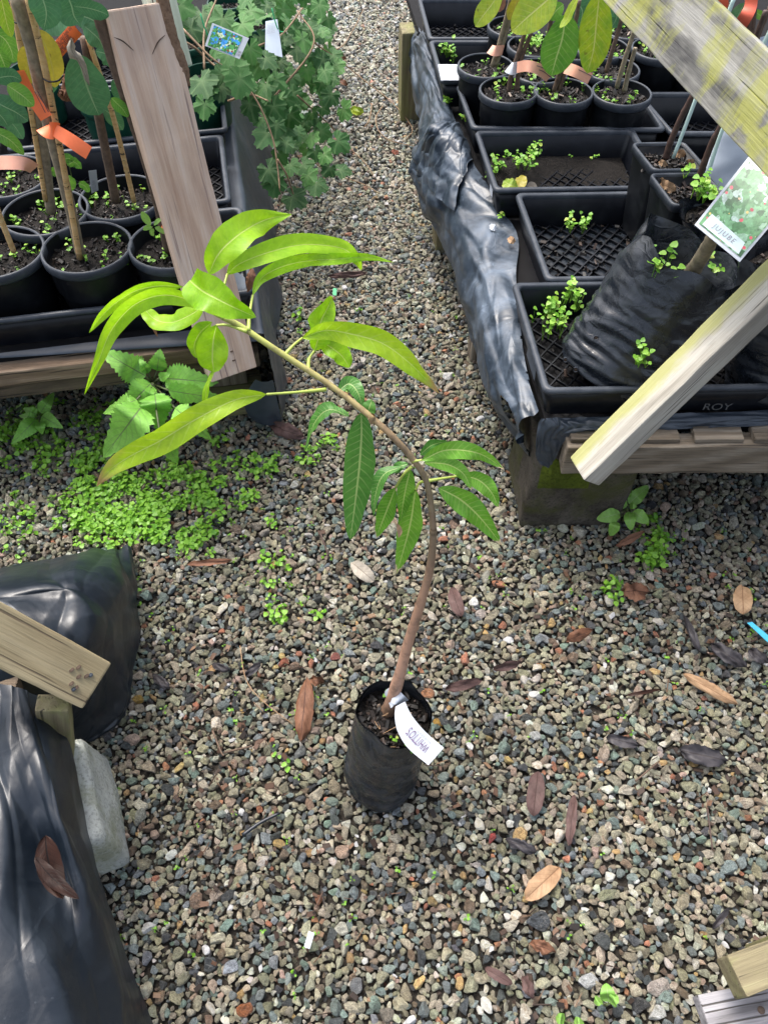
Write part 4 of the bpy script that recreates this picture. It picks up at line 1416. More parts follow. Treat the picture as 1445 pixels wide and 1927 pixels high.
for pts in ([(590, 80, .3), (640, 115, .12), (690, 155, .05), (740, 195, .02), (775, 240, .015), (765, 262, .02)], [(560, 180, .4), (620, 235, .1), (650, 270, .03), (690, 310, .02), (705, 335, .015)],
            [(720, 200, .012), (708, 220, .014), (712, 245, .014), (735, 265, .012), (780, 275, .012)], [(585, 300, .04), (620, 325, .02), (680, 345, .015), (715, 365, .015)], [(600, 95, .05), (640, 90, .02), (665, 55, .015), (685, 15, .015)], [(700, 195, .015), (695, 225, .015), (685, 240, .015)]):
    istem(bush, MAT['vine'], pts, [.0026, .002, .0015], 'z', 'runner')

# bramble tags
q4 = [D(386, 86, 2.17), D(400, 43, 2.21), D(469, 72, 2.21), D(451, 111, 2.17)]
def picture(name, cells, greens, fruits, fr_at, sz):
    m = M(name)
    uvn = m.n.new('ShaderNodeUVMap').outputs[0]
    def vor(scale, off, out, warp=.28):
        mp = m.nd('ShaderNodeMapping', Vector=uvn, Location=(off, off, 0), Scale=(1, 1.4, 1))
        wv = m.nd('ShaderNodeTexNoise', Vector=mp.outputs[0], Scale=7.0, Detail=3.0).outputs['Color']
        ad = m.nd('ShaderNodeVectorMath', {'operation': 'MULTIPLY_ADD'}); m.l.new(wv, ad.inputs[0]); ad.inputs[1].default_value = (warp,) * 3; m.l.new(mp.outputs[0], ad.inputs[2])
        return m.nd('ShaderNodeTexVoronoi', Vector=ad.outputs[0], Scale=scale).outputs[out]
    sepc = m.n.new('ShaderNodeSeparateColor'); m.l.new(vor(cells, 0.3, 'Color'), sepc.inputs[0])
    col = m.ramp(sepc.outputs[0], greens, 'CONSTANT')
    col = m.mix(.5, col, m.ramp(m.noise(uvn, 14, 5, .65), [(.3, .1), (.7, .9)]), 'OVERLAY')
    sf = m.n.new('ShaderNodeSeparateColor'); m.l.new(vor(sz, 2.1, 'Color', .03), sf.inputs[0])
    fc = m.ramp(sf.outputs[1], fruits, 'CONSTANT')
    msk = m.math('MULTIPLY', m.math('LESS_THAN', vor(sz, 2.1, 'Distance', .03), .34), m.math('GREATER_THAN', sf.outputs[2], fr_at))
    col = m.mix(msk, col, fc)
    m.p(Base_Color=col, Roughness=.35)
    return m.m
MAT['pic_berry'] = picture('berry_picture', 9, [(0, (.03, .16, .03)), (.3, (.07, .3, .07)), (.6, (.03, .2, .5)), (.72, (.5, .6, .4)), (.85, (.04, .3, .7))], [(0, (.02, .01, .015)), (.4, (.12, .012, .015)), (.7, (.25, .03, .03))], .35, 6)
MAT['pic_fruit'] = picture('fruit_picture', 7, [(0, (.07, .2, .08)), (.22, (.16, .36, .18)), (.45, (.38, .5, .44)), (.58, (.11, .28, .12)), (.78, (.25, .42, .28)), (.9, (.04, .12, .05))], [(0, (.62, .10, .13)), (.35, (.66, .5, .15)), (.65, (.68, .42, .26)), (.85, (.4, .03, .06))], .62, 9)
def pic_card(label, q4, mat, border=.06, cat='plant tag', group='picture plant tags', strip=None, y_ts=0):
    t = thing('plant_tag', q4[0], label, cat, group)
    card(t, 'card', MAT['paper'], q4, th=.001)
    a, b, c, d = q4
    def at(u, v): return a.lerp(b, u).lerp(d.lerp(c, u), v) + (EYE - a).normalized() * .0012
    top = 1 - border if strip is None else strip
    card(t, 'picture', mat, [at(border, border), at(1 - border, border), at(1 - border, top), at(border, top)], th=.0002)
    return t, at
t, at_ = pic_card('white-edged picture tag of dark berries on blue tied to the bramble', [q4[1], q4[0], q4[3], q4[2]], MAT['pic_berry'], strip=.84)
e = (q4[2] - q4[3])
for k in range(2):
    text_mb(('BLACKBERRY', 'THORNLESS')[k] if False else '||||| |||||', at_(.9, .90 + .05 * k), q4[1] - q4[0], q4[3] - q4[0], .006, squeeze=.8).build('print', MAT['ink'], t, smooth=False)
q4 = [D(500, 40, 2.42), D(522, 36, 2.42), D(532, 108, 2.36), D(499, 98, 2.36)]
t = thing('plant_tag', q4[0], 'pale grey tag with lines of print hanging in the bramble leaves', 'plant tag', 'picture plant tags')
card(t, 'card', MAT['white_bag'], q4)
for k in range(7):
    v = .12 + .05 * k
    text_mb('||||||||| |||||| |||', q4[0].lerp(q4[3], v) + (q4[1] - q4[0]) * .12 + (EYE - q4[0]).normalized() * .0012, q4[1] - q4[0], q4[0] - q4[3], .0035, squeeze=1.3).build('print', MAT['ink_soft'], t, smooth=False)
for px, py, y, lb in ((386, 50, 2.2, 'green tie holding the berry picture tag'), (518, 38, 2.41, 'green tie on the pale grey tag')):
    q = D(px, py, y); mb = MB()
    mb.tube(crom([q + Vector((-.006, 0, .03)), q + Vector((0, -.006, .0)), q + Vector((.008, -.004, -.025)), q + Vector((.02, 0, -.03))], 10), .0018, 5)
    tag(mb.build('tag_tie', MAT['tie_green'], at=q), lb, 'tie', 'green tag ties')

# ================================================================== right bench
random.seed(31)
bench = thing('plant_bench', (.75, 1.09, 0), 'low timber bench at right with a greyed plank front above a mossy block', 'bench')
RA = math.radians(6.3)
RV = Vector((-math.sin(RA), math.cos(RA), 0))
R0 = Vector((.335, 1.08, 0))
def RW(u, v, z): return R0 + Vector((u, 0, z)) + RV * v
mb = MB()
bm_pts = [(0.0, .02), (1.5, .02), (1.5, 2.9), (0.0, 2.9)]
for z in (.318, .345): mb.v += [tuple(RW(u, v, z)) for u, v in bm_pts]
mb.uv += [(0, 0)] * 8; mb.a += [0] * 8
mb.f += [(3, 2, 1, 0), (4, 5, 6, 7)] + [(i, (i + 1) % 4, 4 + (i + 1) % 4, 4 + i) for i in range(4)]
mb.build('deck', MAT['deck'], bench, smooth=False)
board('front_rail', MAT['rail_grey'], (.372, 1.062, .292), (1.6, 1.07, .292), .082, .042, (0, -1, 0), bench, .004, .0014)
for x0, x1 in ((.378, .50), (.52, .60), (.63, .73), (.75, .9)):
    board('spacer', MAT['rail_grey'], (x0, 1.075, .338), (x1, 1.075, .338), .04, .012, (0, 0, 1), bench, .003, .001)
board('lower_batten', MAT['rail_dark'], (.50, 1.10, .236), (1.5, 1.10, .236), .03, .012, (0, 0, 1), bench, .002, .001)
for px, py, y in ((783, 240, 2.40), (767, 45, 3.0)):
    q = P(px, py, .0)
board('leg', MAT['beam_green'], RW(.0, 1.17, -.01), RW(.0, 1.17, .315), .085, .085, RV, bench, .006)
board('leg', MAT['beam_green'], RW(.0, 2.05, -.01), RW(.0, 2.05, .315), .1, .1, RV, bench, .006)
board('leg', MAT['rail_grey'], RW(.02, .62, -.01), RW(.02, .62, .315), .09, .05, RV, bench, .006)

def rough_block(name, c, sz, ang, mat, label, cat, seed=0, taper=.92, cuts=14, amp=.008):
    bm = bmesh.new()
    bmesh.ops.create_cube(bm, size=1)
    for v in bm.verts:
        v.co = Vector((v.co.x * sz[0] * (taper if v.co.z > 0 else 1), v.co.y * sz[1] * (taper if v.co.z > 0 else 1), v.co.z * sz[2]))
    bmesh.ops.bevel(bm, geom=bm.edges[:], offset=.014, segments=2, profile=.6, affect='EDGES')
    bmesh.ops.subdivide_edges(bm, edges=[e for e in bm.edges if e.calc_length() > .04], cuts=cuts, use_grid_fill=True)
    for v in bm.verts:
        s = Vector((seed, seed, 0))
        v.co += v.normal * 0 + Vector((noise.noise(v.co * 9 + s), noise.noise(v.co * 9 + s * 2), noise.noise(v.co * 9 + s * 3))) * amp + Vector((noise.noise(v.co * 45 + s), noise.noise(v.co * 45 - s), noise.noise(v.co * 45 + s * 3))) * amp * .22
    me = bpy.data.meshes.new(name); bm.to_mesh(me); bm.free()
    me.polygons.foreach_set('use_smooth', [True] * len(me.polygons)); me.materials.append(mat)
    o = bpy.data.objects.new(name, me); COL.objects.link(o)
    o.location = Vector(c) + Vector((0, 0, sz[2] / 2)); o.rotation_euler = (0, 0, ang)
    ORG[o] = o.location.copy()
    if label: tag(o, label, cat)
    return o
blk = rough_block('footing_block', (.445, 1.20, -.02), (.25, .22, .262), .02, MAT['dark_block'], 'dark weathered footing block with a moss patch under the right bench corner', 'footing block', 3.0)
def moss_patch():
    mb = MB()
    rows = []
    for i in range(27):
        row = []
        for j in range(19):
            u, v = i / 26, j / 18
            x = .345 + .115 * u; 
            fall = max(0, v - .35) / .65
            y = 1.120 - .028 * min(1, v / .35) - .006 * fall
            z = .232 - .085 * fall
            ed = min(u, 1 - u, v, 1 - v) * 6
            k = min(1, ed) 
            h = .006 * k + .006 * k * noise.noise(Vector((x * 160, y * 160, z * 160))) - .004 * (1 - k) + .004 * noise.noise(Vector((x * 40, y * 40, z * 40)))
            row.append(Vector((x, y - h * .8, z + h)))
        rows.append(row)
    mb.grid(rows)
    o = mb.build('moss', MAT['moss'], at=(.4, 1.1, .23)); o.parent = blk
    o.matrix_local = blk.matrix_basis.inverted() @ Matrix.Translation(Vector((.4, 1.1, .23)))
moss_patch()

# trays at right: photo corners of the rim (front-left, back-left) and a width
def rtray(fl, bl, width, label, **k):
    a, b = P(*fl, ZR), P(*bl, ZR)
    e2 = b - a
    ang = math.radians(k.pop('ang', 1.5))
    return tray(a, Vector((math.cos(ang), math.sin(ang), 0)) * width, e2, ZR, label, **k)
T1 = rtray((1024, 736), (963, 531), .56, 'large black tray at the front right corner holding the leaning black grow bag', cells=13)
T2 = rtray((1028, 526), (969, 362), .50, 'empty black tray with puddled plastic under its mesh, behind the leaning bag', cells=12)
T3 = rtray((930, 357), (893, 245), .44, 'black tray with damp soil, sprouts and a yellow fallen leaf', cells=12)
T4 = rtray((888, 240), (858, 158), .535, 'black tray holding the front row of leafy pots at right', cells=12, ang=-1)
T5 = rtray((829, 152), (807, 75), .36, 'black tray with the blank white card lying on its corner', cells=10, ang=0)
T6 = rtray((806, 72), (786, -4), .36, 'empty black tray at the far end beside the path', cells=10, ang=0)
T7 = rtray((1262, 250), (1196, 172), .40, 'shaded black tray behind the pots under the lichen board', cells=10, ang=0)
# debris fallen through on the mesh floors
def debris(t, n, size=.006, r=.15):
    c = ORG[t]
    mb = MB()
    for i in range(n):
        s = size * random.uniform(.3, 1.3)
        R = Quaternion([random.gauss(0, 1) for _ in range(4)]).normalized().to_matrix()
        mb.box(c + Vector((random.uniform(-r * 1.4, r * 1.4), random.uniform(-r, r), .012)), (s * 2, s, s * .4), R, .3)
    o = mb.build('bark_chip', MAT['chips'], t, smooth=False); o['kind'] = 'stuff'
for t_, n_d in ((T1, 160), (T2, 170), (T4, 60), (T6, 40)): debris(t_, n_d)
# the dirt in the third tray
a3, b3 = P(930, 357, ZR), P(893, 245, ZR)
def in_t3(u, v, z): return a3 + Vector((.44 * u, .01 * u, 0)) + (b3 - a3) * v + Vector((0, 0, z - ZR))
mb = MB()
rows = []
for i in range(41):
    row = []
    for j in range(31):
        u, v = .06 + .88 * i / 40, .09 + .84 * j / 30
        hill = .022 * max(0, noise.noise(Vector((u * 4.2, v * 4, 2)))) + .03 * max(0, v - .6) + .035 * math.exp(-((u - .22) ** 2 + (v - .75) ** 2) / .02)
        row.append(in_t3(u, v, ZRB + .003 + hill + .003 * noise.noise(Vector((u * 40, v * 40, 1)))))
    rows.append(row)
mb.grid(rows)
tag(mb.build('spilt_soil', MAT['soil'], at=in_t3(.5, .5, ZRB)), 'dark damp potting soil left in the tray with the yellow leaf', 'soil')
tag(ileaf(None, MAT['annona_lime'], [(948, 340, ZRB + .035), (960, 348, ZRB + .04), (974, 352, ZRB + .035)], 26, roll=-20, prof=prof_broad, name='fallen_leaf', wave=.12), 'pale green half of a fallen leaf in the soil tray', 'fallen leaf', 'fallen leaves in the soil tray')
tag(ileaf(None, MAT['annona_yellow'], [(985, 330, ZRB + .045), (978, 345, ZRB + .04), (970, 357, ZRB + .03)], 24, roll=15, prof=prof_broad, name='fallen_leaf', wave=.12), 'yellow fallen leaf with a red midrib in the soil tray', 'fallen leaf', 'fallen leaves in the soil tray')
tag(ileaf(None, MAT['dead_grey'], [(990, 352, ZRB + .03), (1000, 350, ZRB + .03), (1010, 356, ZRB + .025)], 15, prof=prof_broad, name='fallen_leaf'), 'small cream fallen leaf right of the yellow one', 'fallen leaf', 'fallen leaves in the soil tray')
def spr(spots, label, size=1.0, h=.022, jit=.01, n=3):
    L = []
    for px, py, z in spots:
        for _ in range(n):
            q = P(px, py, z); L.append(q + Vector((random.gauss(0, jit), random.gauss(0, jit), random.uniform(0, jit))))
    return sprout_patch('cress_seedlings', L, None, label, 'seedlings', size, h)
spr([(985, 310, .40), (1005, 300, .40), (995, 320, .39), (975, 318, .39)], 'thick clump of bright seedlings in the soil tray', 1.1, .03, .014, 4)
spr([(925, 320, .38), (935, 310, .38), (928, 335, .37)], 'seedlings along the left side of the soil tray', 1.1, .025, .01)
spr([(1080, 305, .40), (1110, 310, .40), (1135, 308, .40)], 'few tiny seedlings at the back right of the soil tray', .7, .015, .01, 1)
spr([(1075, 440, .37), (1095, 430, .38), (1100, 445, .37), (1062, 420, .40)], 'sparse seedlings in the tray with the puddled plastic', 1.2, .03, .01, 2)
spr([(1050, 590, .39), (1060, 575, .41), (1045, 615, .38), (1035, 640, .37), (1075, 580, .41), (1030, 605, .38), (1055, 625, .38)], 'tall bushy seedlings between the front tray wall and the leaning bag', 1.15, .05, .012, 4)
spr([(835, 105, .40), (850, 108, .40), (845, 115, .39)], 'seedlings beside the blank white card', 1.2, .03, .014, 4)
spr([(836, 195, .37), (845, 198, .37)], 'seedlings on the bench between the far trays and the sheet', 1.0, .02, .01, 2)
spr([(946, 408, .365)], 'single small seedling below the soil tray corner', 1.0, .015, .006, 2)
spr([(868, 226, .38)], 'tiny seedling by the corner of the pot tray', 1.0, .015, .006, 2)

# wet plastic lining under the second tray's mesh
q4 = [P(1032, 520, ZRB - .002), P(1200, 520, ZRB - .002), P(1180, 405, ZRB - .002), P(998, 405, ZRB - .002)]
rows = []
for i in range(31):
    rows.append([q4[0].lerp(q4[1], i / 30).lerp(q4[3].lerp(q4[2], i / 30), j / 20) + Vector((0, 0, .0035 * ridged(Vector((i * .12, j * .12, 0)), 1.3, 4))) for j in range(21)])
mb = MB(); mb.grid(rows)
tag(mb.build('plastic_sheet', MAT['plastic'], at=q4[0]), 'crumpled wet black plastic showing through the empty tray mesh', 'plastic sheet', 'black plastic sheets over the benches')

# ------------------------------------------------------------------ sheets on the right bench
rows = [
    [(1016, 770, .362), (990, 790, .345), (975, 815, .30), (985, 835, .24), (1003, 862, .19)],
    [(992, 690, .362), (955, 700, .345), (930, 715, .30), (918, 735, .22), (935, 765, .16)],
    [(980, 600, .362), (935, 600, .356), (905, 608, .31), (890, 625, .23), (896, 655, .15)],
    [(974, 520, .362), (920, 500, .354), (880, 510, .31), (866, 535, .23), (868, 565, .15)],
    [(978, 440, .362), (905, 418, .356), (856, 415, .31), (838, 440, .23), (840, 470, .14)],
    [(930, 370, .362), (870, 347, .362), (825, 350, .31), (803, 370, .24), (802, 405, .15)],
    [(895, 310, .362), (845, 292, .385), (812, 290, .35), (786, 305, .27), (768, 328, .19)],
    [(872, 250, .362), (838, 236, .405), (815, 232, .375), (796, 245, .31), (788, 268, .23)],
    [(852, 210, .362), (828, 196, .375), (808, 190, .34), (795, 200, .27), (787, 222, .2)],
    [(838, 160, .362), (812, 143, .362), (795, 138, .32), (780, 150, .26), (777, 185, .19)],
    [(818, 110, .362), (797, 92, .36), (782, 85, .32), (772, 95, .26), (769, 125, .19)],
    [(800, 60, .362), (786, 50, .358), (777, 48, .32), (768, 60, .26), (766, 78, .2)]]
o = sheet('plastic_sheet', MAT['plastic_old'], rows, 190, 64, .011, 5, .008, 7, 5.5, tear=.02, at=P(880, 450, .25), holes=((.035, .5, .022, .10),), st=(13, 3))
tag(o, 'long crumpled weathered black plastic sheet hanging down the path side of the right bench', 'plastic sheet', 'black plastic sheets over the benches')
rows = [
    [(842, 226, .385), (822, 232, .425), (800, 250, .40), (790, 280, .30), (768, 325, .20)],
    [(862, 232, .37), (845, 238, .43), (822, 262, .41), (806, 300, .33), (795, 335, .26)],
    [(878, 262, .365), (865, 262, .42), (845, 290, .40), (828, 330, .35), (818, 365, .30)],
    [(890, 300, .365), (882, 305, .40), (872, 330, .385), (858, 365, .36), (850, 395, .335)]]
o = sheet('plastic_bunch', MAT['plastic_old'], rows, 90, 90, .008, 6, .008, 3, 8.8, st=(4, 3), at=P(830, 290, .36))
tag(o, 'bunched black plastic heaped where the right bench sheets overlap', 'plastic sheet', 'black plastic sheets over the benches')
rows = [
    [(1018, 788, .366), (1012, 800, .350), (1008, 835, .31), (1012, 868, .26), (1032, 882, .235)],
    [(1040, 786, .366), (1038, 800, .356), (1036, 818, .33), (1036, 840, .295), (1042, 868, .25)],
    [(1075, 785, .366), (1076, 796, .362), (1077, 806, .354), (1078, 812, .348), (1079, 816, .344)],
    [(1180, 782, .366), (1180, 794, .362), (1180, 803, .354), (1180, 808, .348), (1180, 812, .344)],
    [(1320, 776, .366), (1320, 788, .362), (1320, 797, .354), (1320, 802, .348), (1320, 806, .344)],
    [(1500, 768, .366), (1500, 780, .362), (1500, 789, .354), (1500, 794, .348), (1500, 798, .344)]]
o = sheet('plastic_sheet', MAT['plastic_left'], rows, 140, 24, .005, 9, 0, 1, 2.7, st=(12, 2), at=P(1100, 800, .35))
tag(o, 'roll of dull plastic along the right bench front with a folded corner flap', 'plastic sheet', 'black plastic sheets over the benches')
for (px, py, z, mt, lb, w) in ((928, 428, .368, 'paper', 'white petal scrap on the weathered plastic sheet', 12), (962, 452, .37, 'dead_tan', 'small orange-brown leaf scrap on the weathered plastic sheet', 13)):
    tag(ileaf(None, MAT[mt], [(px - 6, py - 5, z), (px, py, z + .004), (px + 7, py + 4, z)], w, prof=prof_broad, name='leaf_scrap', wave=.2), lb, 'leaf scrap')
# torn sticker on the first tray's wall, white sticker on the third
def wall_card(t, fl, e2, name, mat, s0, s1, z0, z1, off=.0095):
    e2n = e2.normalized(); out = Vector((-e2n.y, e2n.x, 0)) * 1.0
    if out.x > 0: out = -out
    a, b = fl + e2 * s0, fl + e2 * s1
    card(t, name, mat, [Vector((p.x, p.y, z)) - out * off for p, z in ((a, z1), (b, z1), (b, z0), (a, z0))], th=.0004, n=4)
wall_card(T1, P(1024, 736, ZR), P(963, 531, ZR) - P(1024, 736, ZR), 'torn_sticker', MAT['rim'], .28, .52, .375, .425)
wall_card(T3, P(930, 357, ZR), P(893, 245, ZR) - P(930, 357, ZR), 'sticker', MAT['paper'], .18, .30, .385, .42)

# ------------------------------------------------------------------ braces
a0, a1 = C(1098, 888, 1.525), C(1475, 520, 1.29)
t = thing('timber_brace', a0, 'lower diagonal timber brace, yellow-green with algae, nailed to the right bench front', 'brace')
ax = (a1 - a0).normalized(); f = EYE - a0; f = (f - ax * f.dot(ax)).normalized(); f = Quaternion(ax, math.radians(-38)) @ f
board('brace_timber', MAT['brace'], a0, a1 + ax * .28, .066, .048, f, t, .004, .0006)
for px, py in ((1124, 864), (1141, 868)):
    q = C(px, py, 1.49); mb = MB(); mb.lathe([(0, .002), (.003, .0015), (.0045, 0), (.0045, -.004)], q, 8)
    mb.build('nail_head', MAT['rim'], t)
a0, a1 = C(1195, -40, 1.27), C(1500, 268, 1.06)
t = thing('lichen_board', (a0 + a1) / 2, 'upper slanting board blotched with yellow lichen and black mould above the right pots', 'board')
ax = (a1 - a0).normalized(); f = EYE - (a0 + a1) / 2; f = (f - ax * f.dot(ax)).normalized(); f = Quaternion(ax, math.radians(12)) @ f
board('board_face', MAT['moss_board'], a0 - ax * .08, a1 + ax * .6, .104, .022, f, t, .002, .0005)
q_ = a1 + ax * .55
board('upright', MAT['rail_grey'], (q_.x + .05, q_.y + .04, -.01), (q_.x + .05, q_.y + .04, q_.z + .1), .08, .045, (0, 1, 0), t, .003)

# ------------------------------------------------------------------ round pots at right
G4 = 'round black pots on the right bench'
ph = .142
pr = pot_proto('plant_pot', .0795, ph, MAT['pot'], 'pot', G4, rbase=.067, nspr=9, size=1.1, fill=.84)
RPOT = [((957, 168), 'front row round black pot at the left, thin trunk with pink tag'), ((1060, 170), 'front row round black pot in the middle under the hanging green leaf'),
        ((1170, 172), 'front row round black pot at the right, two bare canes in it'), ((914, 122), 'second row round black pot at the corner, tied canes and pink band'),
        ((967, 48), 'empty-looking round black pot at the back behind the slanting canes'), ((1006, 84), 'round black pot full of fine dark seedlings'),
        ((1015, 132), 'round black pot wedged behind the front row'), ((1150, 128), 'round black pot behind the two-cane pot, one cane with seedlings'),
        ((1132, 88), 'round black pot half hidden by the yellow-green hanging leaf'), ((1180, 52), 'round black pot in deep shade beside the lichen board'),
        ((1240, 90), 'round black pot mostly behind the lichen board'), ((1080, 90), 'round black pot in shade behind the dark green leaf')]
RPOS = []
for i, ((px, py), lb) in enumerate(RPOT):
    p = P(px, py, ZRB + .006 + ph); p.z = ZRB + .006
    RPOS.append(p); place(pr, p, i * 1.3, lb, i == 0)
G5 = 'leafy saplings in the right pots'
def rsap(label, k, stems, mat='stem_brown', r=.0062):
    y = RPOS[k].y
    t = thing('fruit_sapling', RPOS[k] + Vector((0, 0, ph * .84)), label, 'sapling', G5)
    for s in stems:
        istem(t, MAT[mat], [(a, b, y - .01) for a, b in s], [r * 1.1, r * .85], 'y', 'trunk', knob=.15)
    return t, y
t, y = rsap('sapling with paired thin trunks in the left front pot', 0, [[(957, 172), (962, 140), (982, 80), (995, 30)], [(972, 170), (978, 120), (1000, 60)]])
lv(t, 'annona_lime', [(1046, -14), (1020, 8), (990, 34), (962, 60)], 66, y - .12, 15)
ribbon(t, 'band', MAT['paper'], [(956, 126, y - .015), (965, 129, y - .03), (977, 127, y - .015)], .03, mode='y', roll=[-30, 0, 30])
t, y = rsap('sapling with the big dark green leaf in the middle front pot', 1, [[(1042, 172), (1055, 130), (1078, 60), (1090, 0)], [(1052, 170), (1070, 110)]])
lv(t, 'annona_green', [(1064, 25), (1058, 70), (1046, 110), (1037, 143)], 68, y - .12, -8)
lv(t, 'annona_lime', [(1128, -15), (1122, 40), (1116, 95), (1104, 138)], 60, y - .14, 5)
lv(t, 'annona_lime', [(1088, -8), (1076, 15), (1065, 38), (1052, 52)], 24, y - .16, 50)
lv(t, 'annona_green', [(1060, 8), (1048, 18), (1040, 28), (1034, 38)], 30, y - .08, 10)
t, y = rsap('two bare canes in the right front pot', 2, [[(1160, 165), (1176, 110), (1192, 60), (1200, 20)], [(1174, 172), (1184, 130), (1195, 90)]], 'stem_grey')
t, y = rsap('sapling with pale canes tied by a pink band at the corner', 3, [[(926, 125), (940, 80), (955, 22), (962, -10)], [(932, 124), (950, 70), (962, 20)]], 'stem_grey')
lv(t, 'annona_lime', [(944, -20), (925, 8), (908, 30), (894, 50)], 40, y - .1, 20)
lv(t, 'annona_yellow', [(975, -12), (970, 10), (965, 28), (966, 36)], 30, y - .08, -20)
lv(t, 'dead_brown', [(948, -8), (942, 8), (936, 22)], 20, y - .02, 20)
ribbon(t, 'band', MAT['salmon'], [(921, 92, y - .015), (932, 96, y - .03), (947, 94, y - .015)], .026, mode='y', roll=[-30, 0, 30])
t, y = rsap('slim cane with seedlings behind the two-cane pot', 7, [[(1140, 136), (1152, 95), (1168, 40), (1175, 0)]])
lv(t, 'annona', [(1150, 10), (1160, 30), (1150, 52)], 40, y, 0)
lv(t, 'annona', [(1080, 0), (1095, 20), (1090, 50)], 40, y + .05, 0)
t, y = rsap('slim trunk rising from the pot of fine seedlings', 6, [[(1018, 128), (1027, 90), (1038, 30), (1045, 0)]], 'stem_brown')
lv(t, 'annona', [(1030, -10), (1022, 20), (1010, 35)], 40, y, 0)
spr([(994, 82, .49), (1012, 88, .49), (1020, 80, .49), (1000, 92, .49)], 'mass of fine dark seedlings filling a pot behind the canes', .8, .02, .012, 6)
yP = RPOS[0].y
def strip(label, pts, w, y, lines=2):
    t = thing('paper_tag', D(pts[0][0], pts[0][1], y), label, 'plant tag', 'pink paper tags')
    q = [(a, b, y + c) for a, b, c in pts]
    ribbon(t, 'strip', MAT['salmon'], q, w, mode='y', roll=[-10, 0, 10])
    for k in range(lines):
        ribbon(t, 'print', MAT['ink'], [(a + 6, b + (-4 + 8 * k) * .8, y + c - .002) for a, b, c in pts[1:]], .0016, mode='y', roll=[-10, 0, 10], th=.0002)
strip('long curved pink paper tag looped from the left front trunk', [(972, 127, 0), (992, 124, -.05), (1015, 131, -.06), (1034, 146, -.05)], .026, yP - .03)
strip('short pink paper tag right of the hanging green leaf', [(1064, 128, 0), (1082, 134, -.03), (1110, 148, -.04)], .027, yP - .04)

# white card on the corner of the fifth tray
q4 = [P(830, 151, .448), P(874, 151, .448), P(868, 121, .452), P(824, 121, .452)]
tag(card(None, 'white_card', MAT['paper'], q4, th=.002), 'blank white plastic card lying on the tray corner by the path', 'card')

# ------------------------------------------------------------------ square pots
def square_pot(tl, tr, br, bl, z, label):
    c = [P(a, b, z) for a, b in (bl, br, tr, tl)]
    cen = sum(c, Vector()) / 4
    t = thing('square_pot', (cen.x, cen.y, ZRB + .008), label, 'plant pot', 'square black pots with staked saplings')
    e1 = (c[1] - c[0] + c[2] - c[3]) / 2; e2 = (c[3] - c[0] + c[2] - c[1]) / 2
    fl = cen - (e1 + e2) / 2; fl.z = 0
    h = z - ZRB - .008
    mb = MB(); mb.grid([rrect(e1, e2, fl, i, r, zz) for i, r, zz in ((.018, .012, ZRB + .008), (.004, .012, z - .02), (.006, .012, z - .002), (.012, .012, z - .05))], closed_v=True)
    mb.build('pot_wall', MAT['pot'], t)
    mb = MB(); mb.grid([rrect(e1, e2, fl, i, r, zz) for i, r, zz in ((.0042, .012, z - .02), (0, .014, z - .019), (-.0006, .014, z - .004), (.001, .013, z), (.005, .012, z), (.007, .012, z - .006))], closed_v=True)
    mb.build('rim', MAT['rim'], t)
    zs = z - .03
    mb = MB(); L = rrect(e1, e2, fl, .006, .011, zs)
    rows = [[Vector((cen.x, cen.y, zs)).lerp(p, f) + Vector((0, 0, .005 * noise.noise(p * 30 * f))) for p in L] for f in (0, .3, .6, 1)]
    mb.grid(rows, closed_v=True); mb.build('soil', MAT['soil'], t)
    chip_mesh((cen.x, cen.y), .062, zs + .003, 170, .0065).build('bark_chip', MAT['chips'], t, smooth=False)['kind'] = 'stuff'
    return t, cen
sq1, c1 = square_pot((1186, 268), (1288, 266), (1332, 318), (1230, 320), .57, 'square black pot behind, pale dry leaf scraps on its soil')
sq2, c2 = square_pot((1219, 326), (1330, 323), (1376, 384), (1268, 386), .565, 'square black pot in front, partly behind the grow bags')
G6 = 'staked stems in the square pots'
for k, (pts, st, lb, ls) in enumerate((([(1252, 298), (1262, 265), (1284, 215), (1312, 160), (1360, 50), (1385, -20)], [(1266, 297), (1311, 180), (1345, 90), (1383, -10)], 'dark budded stem in the rear square pot', 'pale mint plastic stake in the rear square pot'),
                                       ([(1310, 345), (1325, 305), (1342, 262), (1364, 220), (1410, 100), (1440, 20)], [(1326, 345), (1362, 236), (1433, 88), (1470, 20)], 'dark budded stem in the front square pot', 'pale mint plastic stake in the front square pot'))):
    y = (c1.y, c2.y)[k]
    t = thing('fruit_sapling', D(*pts[0], y), lb, 'sapling', G6)
    istem(t, MAT['stem_dark'], [(a, b, y) for a, b in pts], [.0075, .0062, .005], 'y', 'trunk', knob=.15, n=40)
    o = istem(None, MAT['pale_plastic'], [(a, b, y - .012) for a, b in st], [.0042, .0042], 'y', 'plastic_stake', n=20)
    tag(o, ls, 'stake', 'pale plastic stakes')
for (px, py, z, w, lb) in ((1278, 290, .55, 20, 'curled tan leaf scrap on the rear square pot soil'), (1302, 308, .548, 18, 'flat tan leaf scrap at the right of the rear square pot'), (1246, 309, .548, 14, 'pale leaf scrap near the front rim of the rear square pot'),
                           (1255, 353, .545, 26, 'curled tan leaf in the front square pot'), (1248, 343, .545, 16, 'smaller tan leaf scrap in the front square pot')):
    tag(ileaf(None, MAT['dead_tan'], [(px - w * .6, py - w * .2, z), (px, py - 2, z + .008), (px + w * .6, py + w * .25, z)], w * .8, prof=prof_broad, wave=.3, wn=3, name='dead_leaf', roll=random.uniform(-30, 30)), lb, 'dead leaf', 'dead leaves')
spr([(1284, 336, .56)], 'tiny seedling in the front square pot', 1.2, .03, .004, 2)

